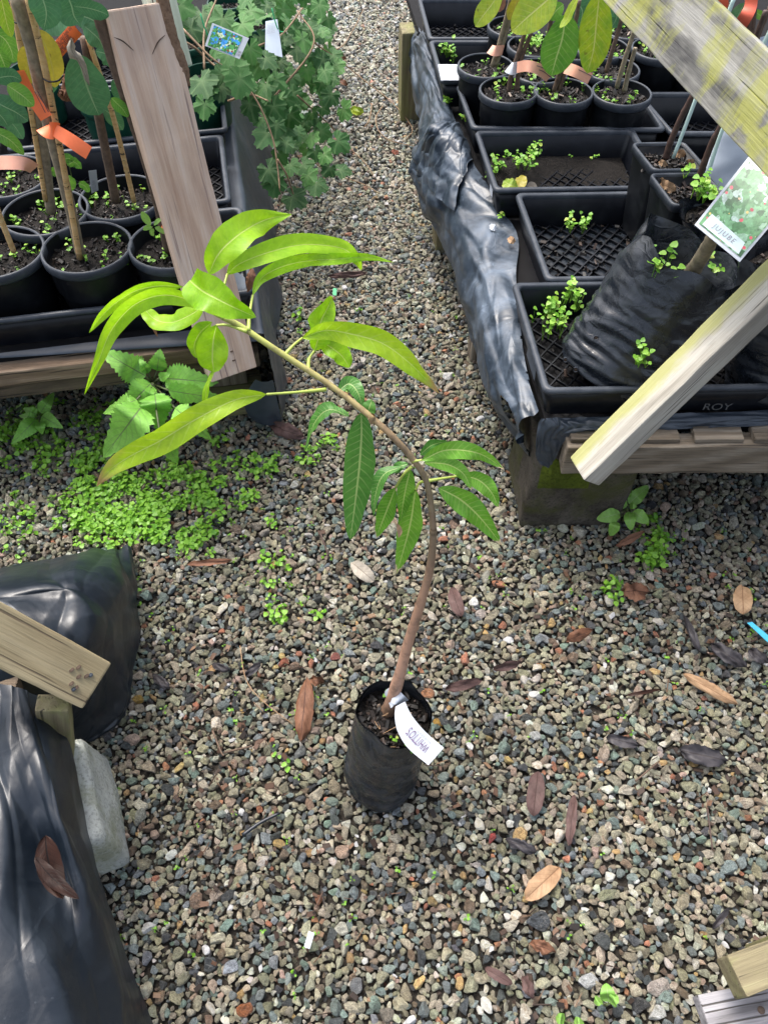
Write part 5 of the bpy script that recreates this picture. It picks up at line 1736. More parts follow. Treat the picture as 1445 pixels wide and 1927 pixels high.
# ------------------------------------------------------------------ grow bags
def grow_bag(label, base, top, r0, r1, mat, crease=.006, seed=1.0, soil_at=.78, sq=.9, dip=.0, ripple=1.0, lip=1.0):
    base, top = Vector(base), Vector(top)
    ax = top - base; L = ax.length; ax.normalize()
    u = Vector((1, 0, 0)); u = (u - ax * ax.x).normalized(); w = ax.cross(u)
    t = thing('grow_bag', base, label, 'grow bag', 'black plastic grow bags')
    n, m = 84, 60
    def P_(s, a, inner=False):
        r = r0 + (r1 - r0) * s
        r *= 1 + .05 * math.sin(2 * a + seed) * s + .03 * math.sin(3 * a + seed * 2)
        if s < .07: r *= .86 + 2 * s
        q = base + ax * (L * s * (1 + dip * s * s * math.sin(a))) + (u * math.cos(a) + w * math.sin(a) * sq) * r
        nn = (u * math.cos(a) + w * math.sin(a))
        hc = ripple * crease * max(0, .8 - s) * 1.5 * (.55 - 2 * abs(noise.noise(Vector((math.cos(a) * 1.5 + s * 2, math.sin(a) * 1.5, seed + s * 13)))) - .5 * abs(noise.noise(Vector((math.cos(a) * 3, math.sin(a) * 3, seed + s * 31)))))
        cr = crease * ridged(q, 9, seed) * .9 + hc * 1.6
        cr += .5 * crease * ridged(q, 24, seed + 3) * .5
        if s > soil_at:
            k = (s - soil_at) / (1 - soil_at)
            cr += lip * .018 * k * noise.noise(Vector((math.cos(a) * 1.7, math.sin(a) * 1.7, seed * 3))) * 2
        q += nn * (cr - (.0022 if inner else 0))
        if s > .9: q += ax * lip * .03 * noise.noise(Vector((math.cos(a) * 1.5, math.sin(a) * 1.5, seed * 7))) * (s - .9) * 10
        return q
    mb = MB()
    rows = [[P_(i / m, 2 * math.pi * k / n) for k in range(n)] for i in range(m + 1)]
    mb.grid(rows, closed_v=True)
    inn = [[P_(s, 2 * math.pi * k / n, True) for k in range(n)][::-1] for s in (1, .95, .88, soil_at - .04)]
    mb.grid(inn, closed_v=True)
    mb.f.append(tuple(range(n))[::-1])
    mb.build('bag_wall', mat, t)
    mb = MB()
    cs = base + ax * (L * (soil_at))
    rows = []
    for f in (0, .25, .5, .75, 1):
        rows.append([cs.lerp(P_(soil_at, 2 * math.pi * k / n, True), f) + ax * (.006 * noise.noise(Vector((f * 3 * math.cos(k * .075), f * 3 * math.sin(k * .075), seed)))) for k in range(n)])
    mb.grid(rows, closed_v=True); mb.build('soil', MAT['soil'], t)
    mc = MB()
    for i in range(190):
        a = random.uniform(0, 6.28); f = math.sqrt(random.random()) * .92
        s = .0055 * random.uniform(.4, 1.4)
        R = Quaternion([random.gauss(0, 1) for _ in range(4)]).normalized().to_matrix()
        q = cs.lerp(P_(soil_at, a, True), f) + ax * random.uniform(.001, .006)
        mc.box(q, (s * 1.9, s, s * .6), R, .3)
    mc.build('bark_chip', MAT['chips'], t, smooth=False)['kind'] = 'stuff'
    return t, ax, cs, P_
random.seed(44)
b1, ax1, cs1, pf1 = grow_bag('big leaning black grow bag with seedlings at its mouth in the front tray', P(1140, 708, ZRB + .025), P(1300, 478, .625), .114, .110, MAT['bag'], ripple=.75, crease=.0075, seed=1.7, soil_at=.78, dip=.10)
b2, ax2, cs2, pf2 = grow_bag('smaller black grow bag behind the picture tag', P(1345, 560, ZRB + .01), P(1368, 392, .60), .085, .085, MAT['bag'], seed=4.2, crease=.006, soil_at=.86)
b3, ax3, cs3, pf3 = grow_bag('black grow bag at the right edge behind the lower brace', P(1480, 715, ZRB + .02), P(1520, 470, .66), .115, .11, MAT['bag'], seed=6.1, crease=.0075, soil_at=.86)
# white bag
t = thing('white_bag', P(1395, 335, ZRB), 'pale bluish-white plastic bag standing behind the square pots', 'bag')
mb = MB(); base = P(1420, 360, ZRB + .01)
rows = []
for i in range(31):
    s = i / 30; row = []
    for k in range(64):
        a = 2 * math.pi * k / 64
        e = .135 * (1 + .12 * math.cos(4 * a)) * (1 - .08 * s)
        q = base + Vector((e * math.cos(a), e * .8 * math.sin(a), .36 * s))
        q += Vector((math.cos(a), math.sin(a), 0)) * (.010 * ridged(q, 6, 4) + .004 * ridged(q, 17, 2))
        row.append(q)
    rows.append(row)
mb.grid(rows, closed_v=True); mb.build('bag_wall', MAT['white_bag'], t)
mb = MB(); mb.grid([[base + Vector((0, 0, .33))] * 64, [p - Vector((0, 0, .03)) for p in rows[-1]]], closed_v=True); mb.build('soil', MAT['soil'], t)

# seedlings and stem at the mouth of the big bag
sprout_patch('cress_seedlings', [cs1 + Vector((random.uniform(-.07, -.01), random.uniform(-.07, .02), random.uniform(.0, .03))) for _ in range(12)], None, 'bright seedling clump at the mouth of the leaning grow bag', 'seedlings', 1.5, .05)
spr([(1330, 500, .57), (1338, 515, .56)], 'seedlings at the right lip of the leaning grow bag', 1.2, .02, .008, 2)
spr([(1325, 380, .585), (1315, 375, .585), (1330, 372, .6)], 'seedlings in the smaller grow bag', 1.5, .03, .008, 3)
spr([(1200, 688, .49), (1208, 675, .495), (1196, 692, .48)], 'seedling growing out of the side of the leaning grow bag', 1.3, .028, .006, 2)
t = thing('fruit_sapling', cs1, 'rough brown trunk stub behind the picture tag in the leaning grow bag', 'sapling')
q0 = cs1 + Vector((.015, -.01, -.01)); q1 = C(1345, 440, 1.33)
mb = MB(); c = crom([q0, q0.lerp(q1, .5) + Vector((.004, 0, .004)), q1, q1 + (q1 - q0) * .05], 24)
mb.tube(c, [.0155 * (1 - .35 * i / 24) * (1 + .16 * noise.noise(Vector((i * .9, 1, 5)))) for i in range(25)], 10)
mb.build('trunk', MAT['stem_grey'], t)
# drain holes near the foot of the big bag
for px, py in ((1115, 631), (1052, 684), (1078, 709)):
    best = min(((proj(pf1(s / 80, a / 40 * 6.2832))[0] - px) ** 2 + (proj(pf1(s / 80, a / 40 * 6.2832))[1] - py) ** 2, s, a) for s in range(2, 50) for a in range(20, 40))
    q = pf1(best[1] / 80, best[2] / 40 * 6.2832); n_ = (EYE - q); n_ = (n_ - ax1 * n_.dot(ax1)).normalized()
    mb = MB(); mb.tube([q - n_ * .003, q + n_ * .0035], [.0052, .0046], 12, cap=False); mb.tube([q + n_ * .0035, q + n_ * .001], [.0046, .0036], 12, cap=False)
    mb.build('hole_rim', MAT['rim'], b1)
    mb = MB(); mb.tube([q - n_ * .002, q + n_ * .0016], [.0038, .0036], 10); mb.build('drain_hole', MAT['hole'], b1)

# picture tag of fruit with its name
q4 = [C(1306, 423, 1.255), C(1391, 493, 1.225), C(1502, 362, 1.22), C(1409, 293, 1.265)]
t, at_ = pic_card('large white-edged fruit picture tag hanging in front of the grow bags', [q4[3], q4[2], q4[1], q4[0]], MAT['pic_fruit'], border=.045)
n_ = (EYE - q4[0]).normalized()
pl = flat('tag_panel', (.56, .68, .68), .4, .12, 60, 0)
def at2(u, v): return q4[0].lerp(q4[1], u).lerp(q4[3].lerp(q4[2], u), v) + n_ * .0018
card(t, 'name_panel', pl, [at2(.10, .06), at2(.9, .06), at2(.86, .2), at2(.12, .22)], th=.0003)
text_mb('JUJUBE', at2(.26, .105) + n_ * .001, q4[1] - q4[0], q4[3] - q4[0], .0125, squeeze=.95, space=1.3).build('lettering', MAT['ink_soft'], t, smooth=False)
# chalked letters on the front tray
yF = P(1024, 736, ZR).y
MAT['scrawl'] = flat('scrawl_grey', (.07, .075, .08), .6, .3, 200, 0)
o0 = D(1322, 762, yF + .004)
x_ = text_mb('ROY', o0 + Vector((0, 0, -.012)), (1, 0, 0), (0, 0, 1), .026, squeeze=1.1, lift=.002).build('scrawl', MAT['scrawl'], T1, smooth=False)

# ------------------------------------------------------------------ behind the lichen board, top right
G7 = 'plants in the shade behind the lichen board'
y = 1.98
t = thing('fruit_sapling', D(1380, 120, y), 'leafy saplings in the shade behind the lichen board', 'sapling')
lv(t, 'annona_lime', [(1300, -30), (1318, 0), (1322, 30)], 60, y - .1, 10)
lv(t, 'annona', [(1400, 5), (1385, 35), (1368, 60)], 30, y, 10)
lv(t, 'annona_green', [(1418, 20), (1428, 28), (1438, 35)], 14, y, 0)
lv(t, 'annona', [(1360, -10), (1350, 20), (1340, 50)], 34, y + .08, 10)
for pts in ([(1412, 80), (1418, 20), (1422, -20)], [(1408, 78), (1411, 20), (1413, -20)], [(1418, 92), (1428, 60), (1450, 10)]):
    istem(t, MAT['stem_brown'], [(a, b, y) for a, b in pts], [.007, .0055], 'y', 'trunk', knob=.12)
tag(ribbon(None, 'marking_tape', MAT['red_tape'], [(1411, -20, y - .1), (1412, 8, y - .11), (1402, 32, y - .12), (1384, 58, y - .1), (1372, 75, y - .1)], [.028, .028, .032], mode='y', roll=[40, 20, -10, 0]), 'wide red-orange tape curving down behind the lichen board', 'tape', 'orange marking tapes')
tag(ribbon(None, 'marking_tape', MAT['red_tape'], [(1354, -20, y - .05), (1362, 10, y - .06), (1358, 45, y - .05)], .022, mode='y', roll=[30, 40, 20]), 'narrow brown-red tape strip left of the wide red tape', 'tape', 'orange marking tapes')
for i, (px, py, lb) in enumerate(((1430, 90, 'round black pot behind the lichen board at the right edge'), (1330, 100, 'round black pot in shade between the lichen board and red tape'))):
    p = P(px, py, ZRB + .006 + ph); p.z = ZRB + .006
    place(pr, p, i + .5, lb, False)
tag(ileaf(None, MAT['annona_yellow'], [(1412, 78, 1.9), (1422, 88, 1.88), (1436, 100, 1.88)], 22, prof=prof_broad, mode='y', name='fallen_leaf', wave=.2), 'bright yellow fallen leaf beside the stake behind the lichen board', 'fallen leaf')

# ================================================================== lower left: sheets, beam, block
random.seed(52)
rows = [
    [(-80, 1095, .10), (60, 1054, .08), (150, 1038, .06), (215, 1027, .04), (246, 1032, .03)],
    [(-80, 1120, .30), (60, 1092, .30), (150, 1078, .27), (222, 1068, .15), (253, 1092, .03)],
    [(-80, 1170, .33), (60, 1130, .32), (160, 1128, .29), (230, 1130, .17), (257, 1160, .02)],
    [(-80, 1240, .32), (60, 1190, .315), (165, 1200, .27), (225, 1210, .16), (255, 1235, .02)],
    [(-80, 1310, .29), (60, 1270, .27), (165, 1275, .2), (215, 1285, .11), (249, 1305, .02)],
    [(-80, 1360, .25), (60, 1330, .2), (150, 1335, .13), (200, 1345, .06), (238, 1352, .015)],
    [(-80, 1410, .2), (60, 1400, .12), (125, 1392, .06), (165, 1396, .03), (200, 1382, .015)]]
o = sheet('plastic_sheet', MAT['plastic'], rows, 150, 140, .013, 3.2, .004, 2, 12.5, st=(2.6, 3.4), at=P(150, 1200, .2))
tag(o, 'shiny black plastic sheet bulging out beyond the pine beam at lower left', 'plastic sheet', 'black plastic sheets over the benches')
rows = [
    [(-120, 1262, .34), (-20, 1280, .345), (30, 1292, .335), (60, 1300, .32), (95, 1318, .29)],
    [(-120, 1400, .34), (-20, 1400, .33), (45, 1400, .335), (90, 1398, .31), (128, 1400, .23)],
    [(-120, 1530, .33), (0, 1530, .33), (60, 1530, .30), (118, 1528, .30), (160, 1525, .18)],
    [(-120, 1660, .33), (10, 1660, .32), (95, 1645, .245), (150, 1650, .255), (190, 1650, .12)],
    [(-120, 1790, .33), (20, 1790, .315), (110, 1780, .28), (190, 1785, .2), (238, 1790, .06)],
    [(-120, 1930, .31), (40, 1930, .30), (150, 1930, .26), (230, 1930, .16), (288, 1935, .02)],
    [(-120, 2070, .3), (60, 2070, .28), (190, 2070, .22), (280, 2070, .12), (340, 2065, .012)]]
o = sheet('plastic_sheet', MAT['plastic'], rows, 190, 140, .010, 3.0, .003, 2, 21.3, st=(1.7, 3.4), at=P(100, 1650, .3))
tag(o, 'large black plastic sheet draped in long folds down the lower left corner', 'plastic sheet', 'black plastic sheets over the benches')
tag(ileaf(None, MAT['dead_wet'], [(86, 1572, .345), (90, 1610, .335), (100, 1650, .325), (120, 1692, .32)], 46, roll=[10, 0, -10], wave=.04, wn=2, crump=.1, prof=prof_broad, name='dead_leaf'), 'wet dark-brown dead leaf pooled in a fold of the lower left sheet', 'dead leaf', 'dead leaves')
tag(ileaf(None, MAT['dead_wet'], [(66, 1612, .345), (88, 1640, .338), (112, 1664, .332), (150, 1692, .325)], 26, roll=[-10, 5, 10], wave=.04, wn=2, crump=.1, prof=prof_broad, name='dead_leaf'), 'smaller wet reddish leaf overlapping the wet one on the sheet', 'dead leaf', 'dead leaves')
# bench frame underneath (seen between the sheets)
bench = thing('plant_bench', P(-60, 1500, 0), 'low bench at lower left hidden under black plastic', 'bench')
board('deck', MAT['rail_dark'], (-1.35, .33, .27), (-.62, .33, .27), .62, .03, (0, 0, 1), bench)
board('leg', MAT['beam_green'], P(100, 1322, .335), P(116, 1440, .10), .05, .03, (0.2, -.6, .5), bench, .003)
board('leg', MAT['rail_dark'], (-.8, .2, 0), (-.8, .2, .255), .09, .09, (0, 1, 0), bench)
# beam
e0, e1 = P(172, 1284, .335), P(-150, 1115, .56)
t = thing('pine_beam', e0, 'pale pine beam end with nail holes resting on black plastic at left', 'beam')
ax = (e1 - e0).normalized()
up = Quaternion(ax, math.radians(-22)) @ Vector((0, 0, 1))
board('beam_timber', MAT['beam'], e0, e1, .082, .058, up, t, .004, .0004)
up = (up - ax * up.dot(ax)).normalized(); sd_ = up.cross(ax)
for a, b in ((.045, .012), (.052, .004), (.040, -.014), (.030, -.016), (.026, .006), (.036, .0)):
    q = e0 + ax * a + sd_ * b * -1 + up * .0293
    mb = MB(); mb.lathe([(0, .0006), (.0022, .0008), (.0036, .0003), (.0046, -.0004)], q, 9)
    mb.build('nail_hole', MAT['hole'], t)
for a, b in ((.031, -.020), (.020, .010)):
    q = e0 + ax * a + sd_ * b * -1 + up * .0295
    mb = MB(); mb.lathe([(0, .0022), (.003, .0018), (.004, 0)], q, 9); mb.build('nail_head', MAT['rim'], t)
A, B = P(152, 1392, .14), P(196, 1612, .14)
m_ = (A + B) / 2; d_ = B - A
rough_block('concrete_block', (m_.x - .045, m_.y, -.015), (.11, d_.length * 1.02, .165), math.atan2(d_.y, d_.x) + math.pi / 2, MAT['pale_block'], 'pale weathered concrete block beside the black plastic at lower left', 'concrete block', 11.0, taper=.86, amp=.007)

# lower right corner timber
q0, q1 = P(1374, 1840, .20), P(1530, 1782, .20)
t = thing('timber_post', q0, 'cut end of a greenish timber poking in at the lower right corner', 'post')
board('post_timber', MAT['beam_green'], q0, q1, .054, .05, (0, 0, 1), t, .003)
board('leg', MAT['beam_green'], (q1.x + .01, q1.y, 0), (q1.x + .01, q1.y, .17), .06, .06, (0, 1, 0), t, .003)
q0, q1 = P(1325, 1928, .10), P(1560, 1880, .10)
t = thing('grey_plank', q0, 'weathered grey plank with a rusty nail below the corner timber', 'plank')
board('plank_board', MAT['plank_grey'], q0, q1, .075, .03, (0, 0, 1), t, .003, .001)
board('batten', MAT['rail_dark'], q0.lerp(q1, .7) + Vector((0, -.03, -.052)), q0.lerp(q1, .7) + Vector((0, .03, -.052)), .06, .074, (0, 0, 1), t, .003)
q = P(1432, 1901, .1165); mb = MB(); mb.lathe([(0, .003), (.004, .0025), (.0055, 0), (.0055, -.004)], q, 10); mb.build('nail_head', MAT['dead_wet'] if False else MAT['stem_brown'], t)

# ================================================================== the sapling in its bag (centre)
random.seed(61)
base = P(714, 1464, .0); base.z = gz(base.x, base.y) - .004
top = P(745, 1340, .262)
bag, axb, csb, pfb = grow_bag('black plastic grow bag standing on the gravel with the young mango', base, top, .0685, .0625, MAT['bag'], crease=.0030, seed=9.4, soil_at=.86, sq=1.0, lip=.35)
STEM = [(728, 1340, .222), (735, 1325, .25), (752, 1270, .33), (768, 1210, .40), (790, 1140, .485), (808, 1075, .55), (815, 1010, .615), (812, 960, .655), (802, 905, .70), (775, 862, .735),
        (742, 825, .765), (710, 795, .785), (655, 750, .81), (600, 710, .835), (545, 675, .858), (495, 642, .88), (455, 615, .895), (418, 596, .91)]
tree = thing('mango_sapling', P(*STEM[0]), 'young leaning mango tree with lime new leaves and darker older ones', 'sapling')
istem(tree, MAT['sapling'], STEM, [.0135, .0115, .0092, .0080, .0070, .0059, .0046, .0042, .0043, .0044, .0041, .0038, .0037, .0037, .0036, .0036, .0035], 'z', 'trunk', n=70, sides=14, knob=.07)
for px, py, z, r in ((815, 1000, .625, .0050), (778, 1180, .435, .0079), (700, 788, .79, .0043)):
    q = P(px, py, z); mb = MB(); mb.lathe([(r * .9, -.006), (r * 1.12, -.002), (r * 1.16, .001), (r * 1.05, .004), (r * .9, .006)], q, 12); mb.build('node', MAT['sapling'], tree)
def ml(mat, pts, w, roll=0, pet=None, **k):
    kk = dict(prof=prof_mango, wave=.07, fold=.2, n=30, wn=3, crump=.05); kk.update(k)
    w *= .78 if mat.startswith('lime') else .88; kk['fold'] = max(kk['fold'], .3 if mat.startswith('lime') else .2); kk['wave'] = max(kk['wave'], .10 if mat.startswith('lime') else .06); kk['wn'] = random.choice((2, 3))
    if not hasattr(roll, '__len__'): roll = [roll, roll + 14, roll - 12, roll + 16, roll - 10]
    if pet: istem(tree, MAT['petiole'], pet, [.0026, .0017, .0015], 'z', 'petiole')
    return ileaf(tree, MAT[mat], pts, w, roll, **kk)
# new lime leaves
ml('lime', [(394, 516, .93), (410, 480, .95), (436, 452, .955), (470, 428, .95), (505, 412, .94), (548, 403, .92)], 84, -12, wave=.03)
ml('lime', [(358, 528, .965), (378, 545, .97), (405, 560, .97), (440, 578, .965), (482, 597, .955)], 92, 5, prof=lambda t: max(0, math.sin(math.pi * t ** .62)) ** .7, wave=.02, pet=[(420, 597, .91), (385, 575, .93), (362, 535, .96)])
ml('lime', [(428, 516, .92), (452, 496, .93), (508, 474, .93), (572, 460, .92), (640, 466, .90), (668, 486, .89), (680, 508, .87)], 56, -20, pet=[(424, 598, .905), (418, 560, .91), (428, 516, .92)], wn=2)
ml('lime', [(440, 492, .90), (470, 478, .905), (515, 466, .90), (555, 456, .89), (585, 450, .88)], 44, 30)
ml('lime', [(476, 556, .895), (492, 524, .90), (530, 502, .905), (580, 491, .90), (630, 488, .895), (690, 484, .89), (742, 494, .88)], 38, -15, pet=[(468, 622, .893), (470, 590, .895), (476, 556, .895)])
ml('lime', [(392, 584, .915), (352, 563, .93), (304, 556, .935), (252, 575, .93), (210, 622, .90), (186, 680, .87), (160, 742, .83)], 52, [-35, -25, -10, 5], pet=[(420, 598, .91), (405, 592, .913), (392, 584, .915)], wn=2)
ml('lime', [(345, 540, .925), (300, 538, .93), (255, 548, .925), (215, 573, .91), (186, 602, .895), (169, 626, .88)], 34, -30)
ml('lime', [(385, 574, .905), (360, 592, .895), (325, 606, .885), (295, 602, .88), (275, 585, .885), (268, 565, .89)], 62, [25, 35, 45, 20], curl=.3)
ml('dead_brown', [(278, 570, .885), (284, 602, .87), (297, 634, .85)], 16, 20, prof=prof_tip, wave=.15)
ml('lime', [(408, 612, .895), (402, 640, .875), (400, 675, .855), (402, 700, .84), (390, 730, .825), (385, 775, .795)], 74, [0, 0, 10, 60, 50], prof=lambda t: max(.05, math.sin(math.pi * min(1, t / .62)) ** .7) if t < .6 else .30 * math.sin(math.pi * (t - .55) / .45), pet=[(465, 624, .893), (430, 612, .897), (408, 612, .895)])
ml('lime', [(400, 606, .885), (378, 625, .87), (366, 650, .85), (370, 674, .835)], 44, 15)
ml('lime_brown', [(502, 742, .845), (444, 752, .855), (374, 786, .855), (304, 828, .845), (246, 858, .83), (206, 886, .815), (182, 916, .80)], 70, -8, pet=[(613, 733, .83), (560, 738, .838), (502, 742, .845)], wave=.035, n=30)
ml('lime_brown', [(569, 636, .865), (612, 622, .88), (660, 628, .885), (718, 645, .88), (765, 678, .865), (798, 710, .85), (826, 740, .835)], 66, 12, pet=[(534, 670, .862), (552, 650, .865), (569, 636, .865)], wave=.04, n=28)
ml('lime', [(592, 660, .845), (600, 630, .86), (606, 600, .868), (626, 560, .87)], 76, 30, prof=prof_broad, pet=[(580, 697, .842), (582, 675, .844), (592, 660, .845)])
ml('lime', [(600, 640, .845), (625, 655, .84), (645, 672, .83), (658, 692, .82)], 50, -15, prof=prof_broad)
ml('dead_brown', [(586, 605, .862), (598, 590, .866), (610, 574, .868)], 14, 10)
# middle leaves
ml('mature', [(680, 775, .775), (680, 825, .735), (676, 880, .675), (668, 950, .59), (659, 1016, .51)], 66, 2, prof=prof_broad, wave=.02, n=28)
ml('mature', [(657, 783, .785), (620, 771, .79), (592, 796, .765), (574, 848, .715)], 40, 48)
ml('mature', [(637, 736, .80), (657, 722, .805), (674, 740, .80), (682, 768, .785)], 38, -15)
ml('mature', [(700, 752, .80), (694, 770, .79), (688, 788, .775)], 34, 15)
# lower leaves
ml('mid', [(794, 866, .735), (840, 847, .745), (900, 853, .735), (948, 882, .71)], 42, 10, pet=[(776, 868, .732), (794, 866, .735)])
ml('mature', [(790, 856, .735), (812, 838, .74), (842, 830, .74)], 28, 20)
ml('mid', [(797, 870, .73), (842, 874, .725), (872, 892, .71), (886, 922, .69)], 34, -10)
ml('mid', [(868, 895, .69), (900, 903, .685), (924, 926, .67), (938, 955, .65)], 42, 5, pet=[(805, 905, .70), (835, 900, .70), (868, 895, .69)])
ml('mid', [(825, 918, .69), (866, 940, .67), (905, 976, .635), (944, 1026, .59)], 56, 0, wave=.03)
ml('mid', [(772, 884, .72), (762, 926, .68), (754, 980, .62)], 42, -8)
ml('mid', [(744, 918, .69), (726, 965, .64), (708, 1012, .59)], 44, 12, pet=[(775, 878, .725), (760, 892, .715), (744, 918, .69)])
ml('mid', [(782, 922, .685), (770, 995, .60), (746, 1080, .51)], 56, 4, pet=[(803, 906, .70), (790, 908, .695), (782, 922, .685)])
ml('mature', [(757, 878, .72), (722, 893, .715), (707, 930, .685), (703, 972, .65)], 34, 35)
ml('mature', [(768, 872, .72), (748, 880, .715), (738, 890, .70)], 24, 20)
ml('dead_tan', [(748, 985, .62), (752, 1000, .61), (750, 1012, .60)], 12, 0)

# name tag on the sapling
q = P(738, 1318, .262)
t = thing('plant_tag', q, 'white swing tag with purple lettering looped on the mango trunk', 'plant tag')
ribbon(t, 'loop', MAT['paper'], [(731, 1322, .268), (738, 1308, .284), (752, 1318, .288), (760, 1322, .262)], [.026, .026, .022, .018], mode='z', roll=[-55, 0, 20, 40])
c_ = [(748, 1318, .288), (752, 1340, .290), (760, 1368, .284), (780, 1396, .280), (818, 1424, .278)]
pts_ = crom([P(*a) for a in c_], 24)
left_ = crom([P(*a) for a in ((744, 1330, .286), (743, 1352, .288), (749, 1378, .284), (768, 1408, .279), (806, 1440, .276))], 24)
right_ = crom([P(*a) for a in ((762, 1320, .288), (772, 1342, .289), (790, 1366, .286), (812, 1388, .281), (835, 1407, .279))], 24)
mb = MB(); rows_ = [[l, l.lerp(r, .5), r] for l, r in zip(left_, right_)]
mb.grid(rows_); dn = Vector((0, 0, -.0006)); mb.grid([[p + dn for p in r[::-1]] for r in rows_])
mb.build('card', MAT['paper'], t)
L0, L1, Rr0, Rr1 = left_[14], left_[24], right_[14], right_[24]
ex = (L0 - L1).normalized()                    # reading direction runs back up the strip
ey = (L0 - Rr0).normalized()
def ont(u, v):                                  # u along the strip from its end, v across from the left edge
    i = 24 - u * 24; k = min(int(i), 23); f = i - k
    return left_[k].lerp(left_[k + 1], f).lerp(right_[k].lerp(right_[k + 1], f), v) + Vector((0, -.0006, .0016))
MAT['plum'] = flat('plum_ink', (.10, .05, .13), .6, .1, 30, 0)
o0 = ont(.13, .66)
d_ = (ont(.50, .66) - o0)
text_mb("WHITTO'S", o0, d_, ont(.3, .2) - ont(.3, .8), .0215, squeeze=d_.length / .0215 / 4.4, lift=.0004).build('lettering', MAT['plum'], t, smooth=False)
o0 = ont(.18, .84); d2 = ont(.4, .84) - o0
text_mb('NURSERY', o0, d2, ont(.3, .2) - ont(.3, .8), .0058, squeeze=.9, space=1.4, lift=.0004).build('lettering', MAT['ink_soft'], t, smooth=False)
# pale roots and weed threads on the bag soil
mb = MB()
for (a, b, z) in ((715, 1365, .236), (722, 1382, .236), (745, 1405, .236), (730, 1345, .238)):
    q = P(a, b, z)
    mb.tube(crom([q, q + Vector((random.uniform(-.015, .015), random.uniform(-.015, .015), .006)), q + Vector((random.uniform(-.025, .025), random.uniform(-.025, .025), .002))], 8), .0006, 4)
o = mb.build('root_thread', MAT['dead_tan'], bag)
sprout_patch('cress_seedlings', [P(770, 1408, .245), P(742, 1392, .24), P(726, 1312, .24)], None, 'few tiny seedlings on the soil of the mango bag', 'seedlings', .7, .01)

# ================================================================== weeds on the ground
def weed(name, label, centre, leaves, mat, z0, zt, serr, stem):
    c = P(centre[0], centre[1], z0)
    t = thing(name, Vector((c.x, c.y, 0)), label, 'weed')
    mb = MB(); mb.tube(crom([Vector((c.x, c.y + .004, -.005)), Vector((c.x + .002, c.y, z0 * .5)), c], 8), [stem * 1.2, stem * .9], 7) if False else mb.tube(crom([Vector((c.x, c.y + .004, -.005)), Vector((c.x + .002, c.y, z0 * .5)), c], 8), [stem] * 9, 7)
    mb.build('stem', MAT['weed_stem'], t)
    for (bx, by, tx, ty, w, *r) in leaves:
        dz = r[0] if r else zt
        ro = r[1] if len(r) > 1 else random.uniform(-12, 12)
        mx, my = bx + (tx - bx) * .5, by + (ty - by) * .5
        o = ileaf(t, MAT[mat], [(bx, by, z0), (bx + (tx - bx) * .25, by + (ty - by) * .25 , z0 + .006), (mx, my, (z0 + dz) / 2 + .012), (tx, ty, dz)], w, ro, prof_broad if not serr else prof_tip, .10, .05, 26, serr, wn=4)
        mb = MB(); mb.tube([P(centre[0], centre[1], z0 * .9), P(bx, by, z0)], [stem * .6, stem * .5], 6); mb.build('leaf_stalk', MAT['weed_stem'], t)
    return t
weed('broadleaf_weed', 'large weed with serrated leaves growing under the left bench edge', (287, 722), [
    (275, 708, 188, 658, 66, .345), (296, 698, 302, 656, 42, .35), (310, 712, 412, 720, 66, .27), (284, 722, 232, 774, 60, .235), (268, 764, 194, 862, 84, .13), (292, 742, 300, 812, 66, .20), (300, 806, 334, 872, 62, .10),
    (318, 735, 428, 752, 52, .22, 30), (258, 752, 194, 778, 46, .19, 30), (330, 768, 398, 828, 50, .12), (280, 702, 262, 674, 24, .33), (300, 712, 322, 702, 22, .32), (285, 730, 276, 752, 22, .27)],
    'weed', .285, .2, .2, .0045)
weed('broadleaf_weed', 'small five-leaved weed on the gravel at the left edge', (73, 786), [
    (68, 790, 22, 836, 36, .02), (79, 783, 120, 806, 32, .04), (70, 780, 44, 768, 24, .05), (77, 777, 103, 738, 28, .06), (75, 794, 80, 818, 22, .03), (66, 786, 36, 782, 20, .04)], 'weed', .05, .04, .14, .0025)
weed('broadleaf_weed', 'small smooth-leaved weed in front of the mossy block', (1180, 956), [
    (1182, 948, 1220, 914, 27, .06), (1174, 940, 1184, 912, 21, .07), (1166, 966, 1122, 977, 28, .04), (1178, 954, 1156, 939, 19, .06), (1183, 963, 1187, 998, 22, .04), (1190, 962, 1220, 984, 26, .04), (1160, 982, 1147, 1009, 21, .02), (1184, 952, 1198, 953, 12, .06)], 'weed2', .055, .05, 0, .002)
weed('broadleaf_weed', 'bright heart-leaved weed near the bottom edge at right', (1142, 1890), [
    (1145, 1886, 1140, 1850, 30, .05), (1148, 1888, 1160, 1872, 24, .05), (1130, 1880, 1118, 1888, 18, .04)], 'weed2', .035, .04, 0, .002)
weed('broadleaf_weed', 'pair of round pale weed leaves on the bottom edge', (1070, 1925), [
    (1062, 1920, 1045, 1915, 22, .03), (1080, 1925, 1098, 1925, 20, .03)], 'weed2', .025, .03, 0, .002)

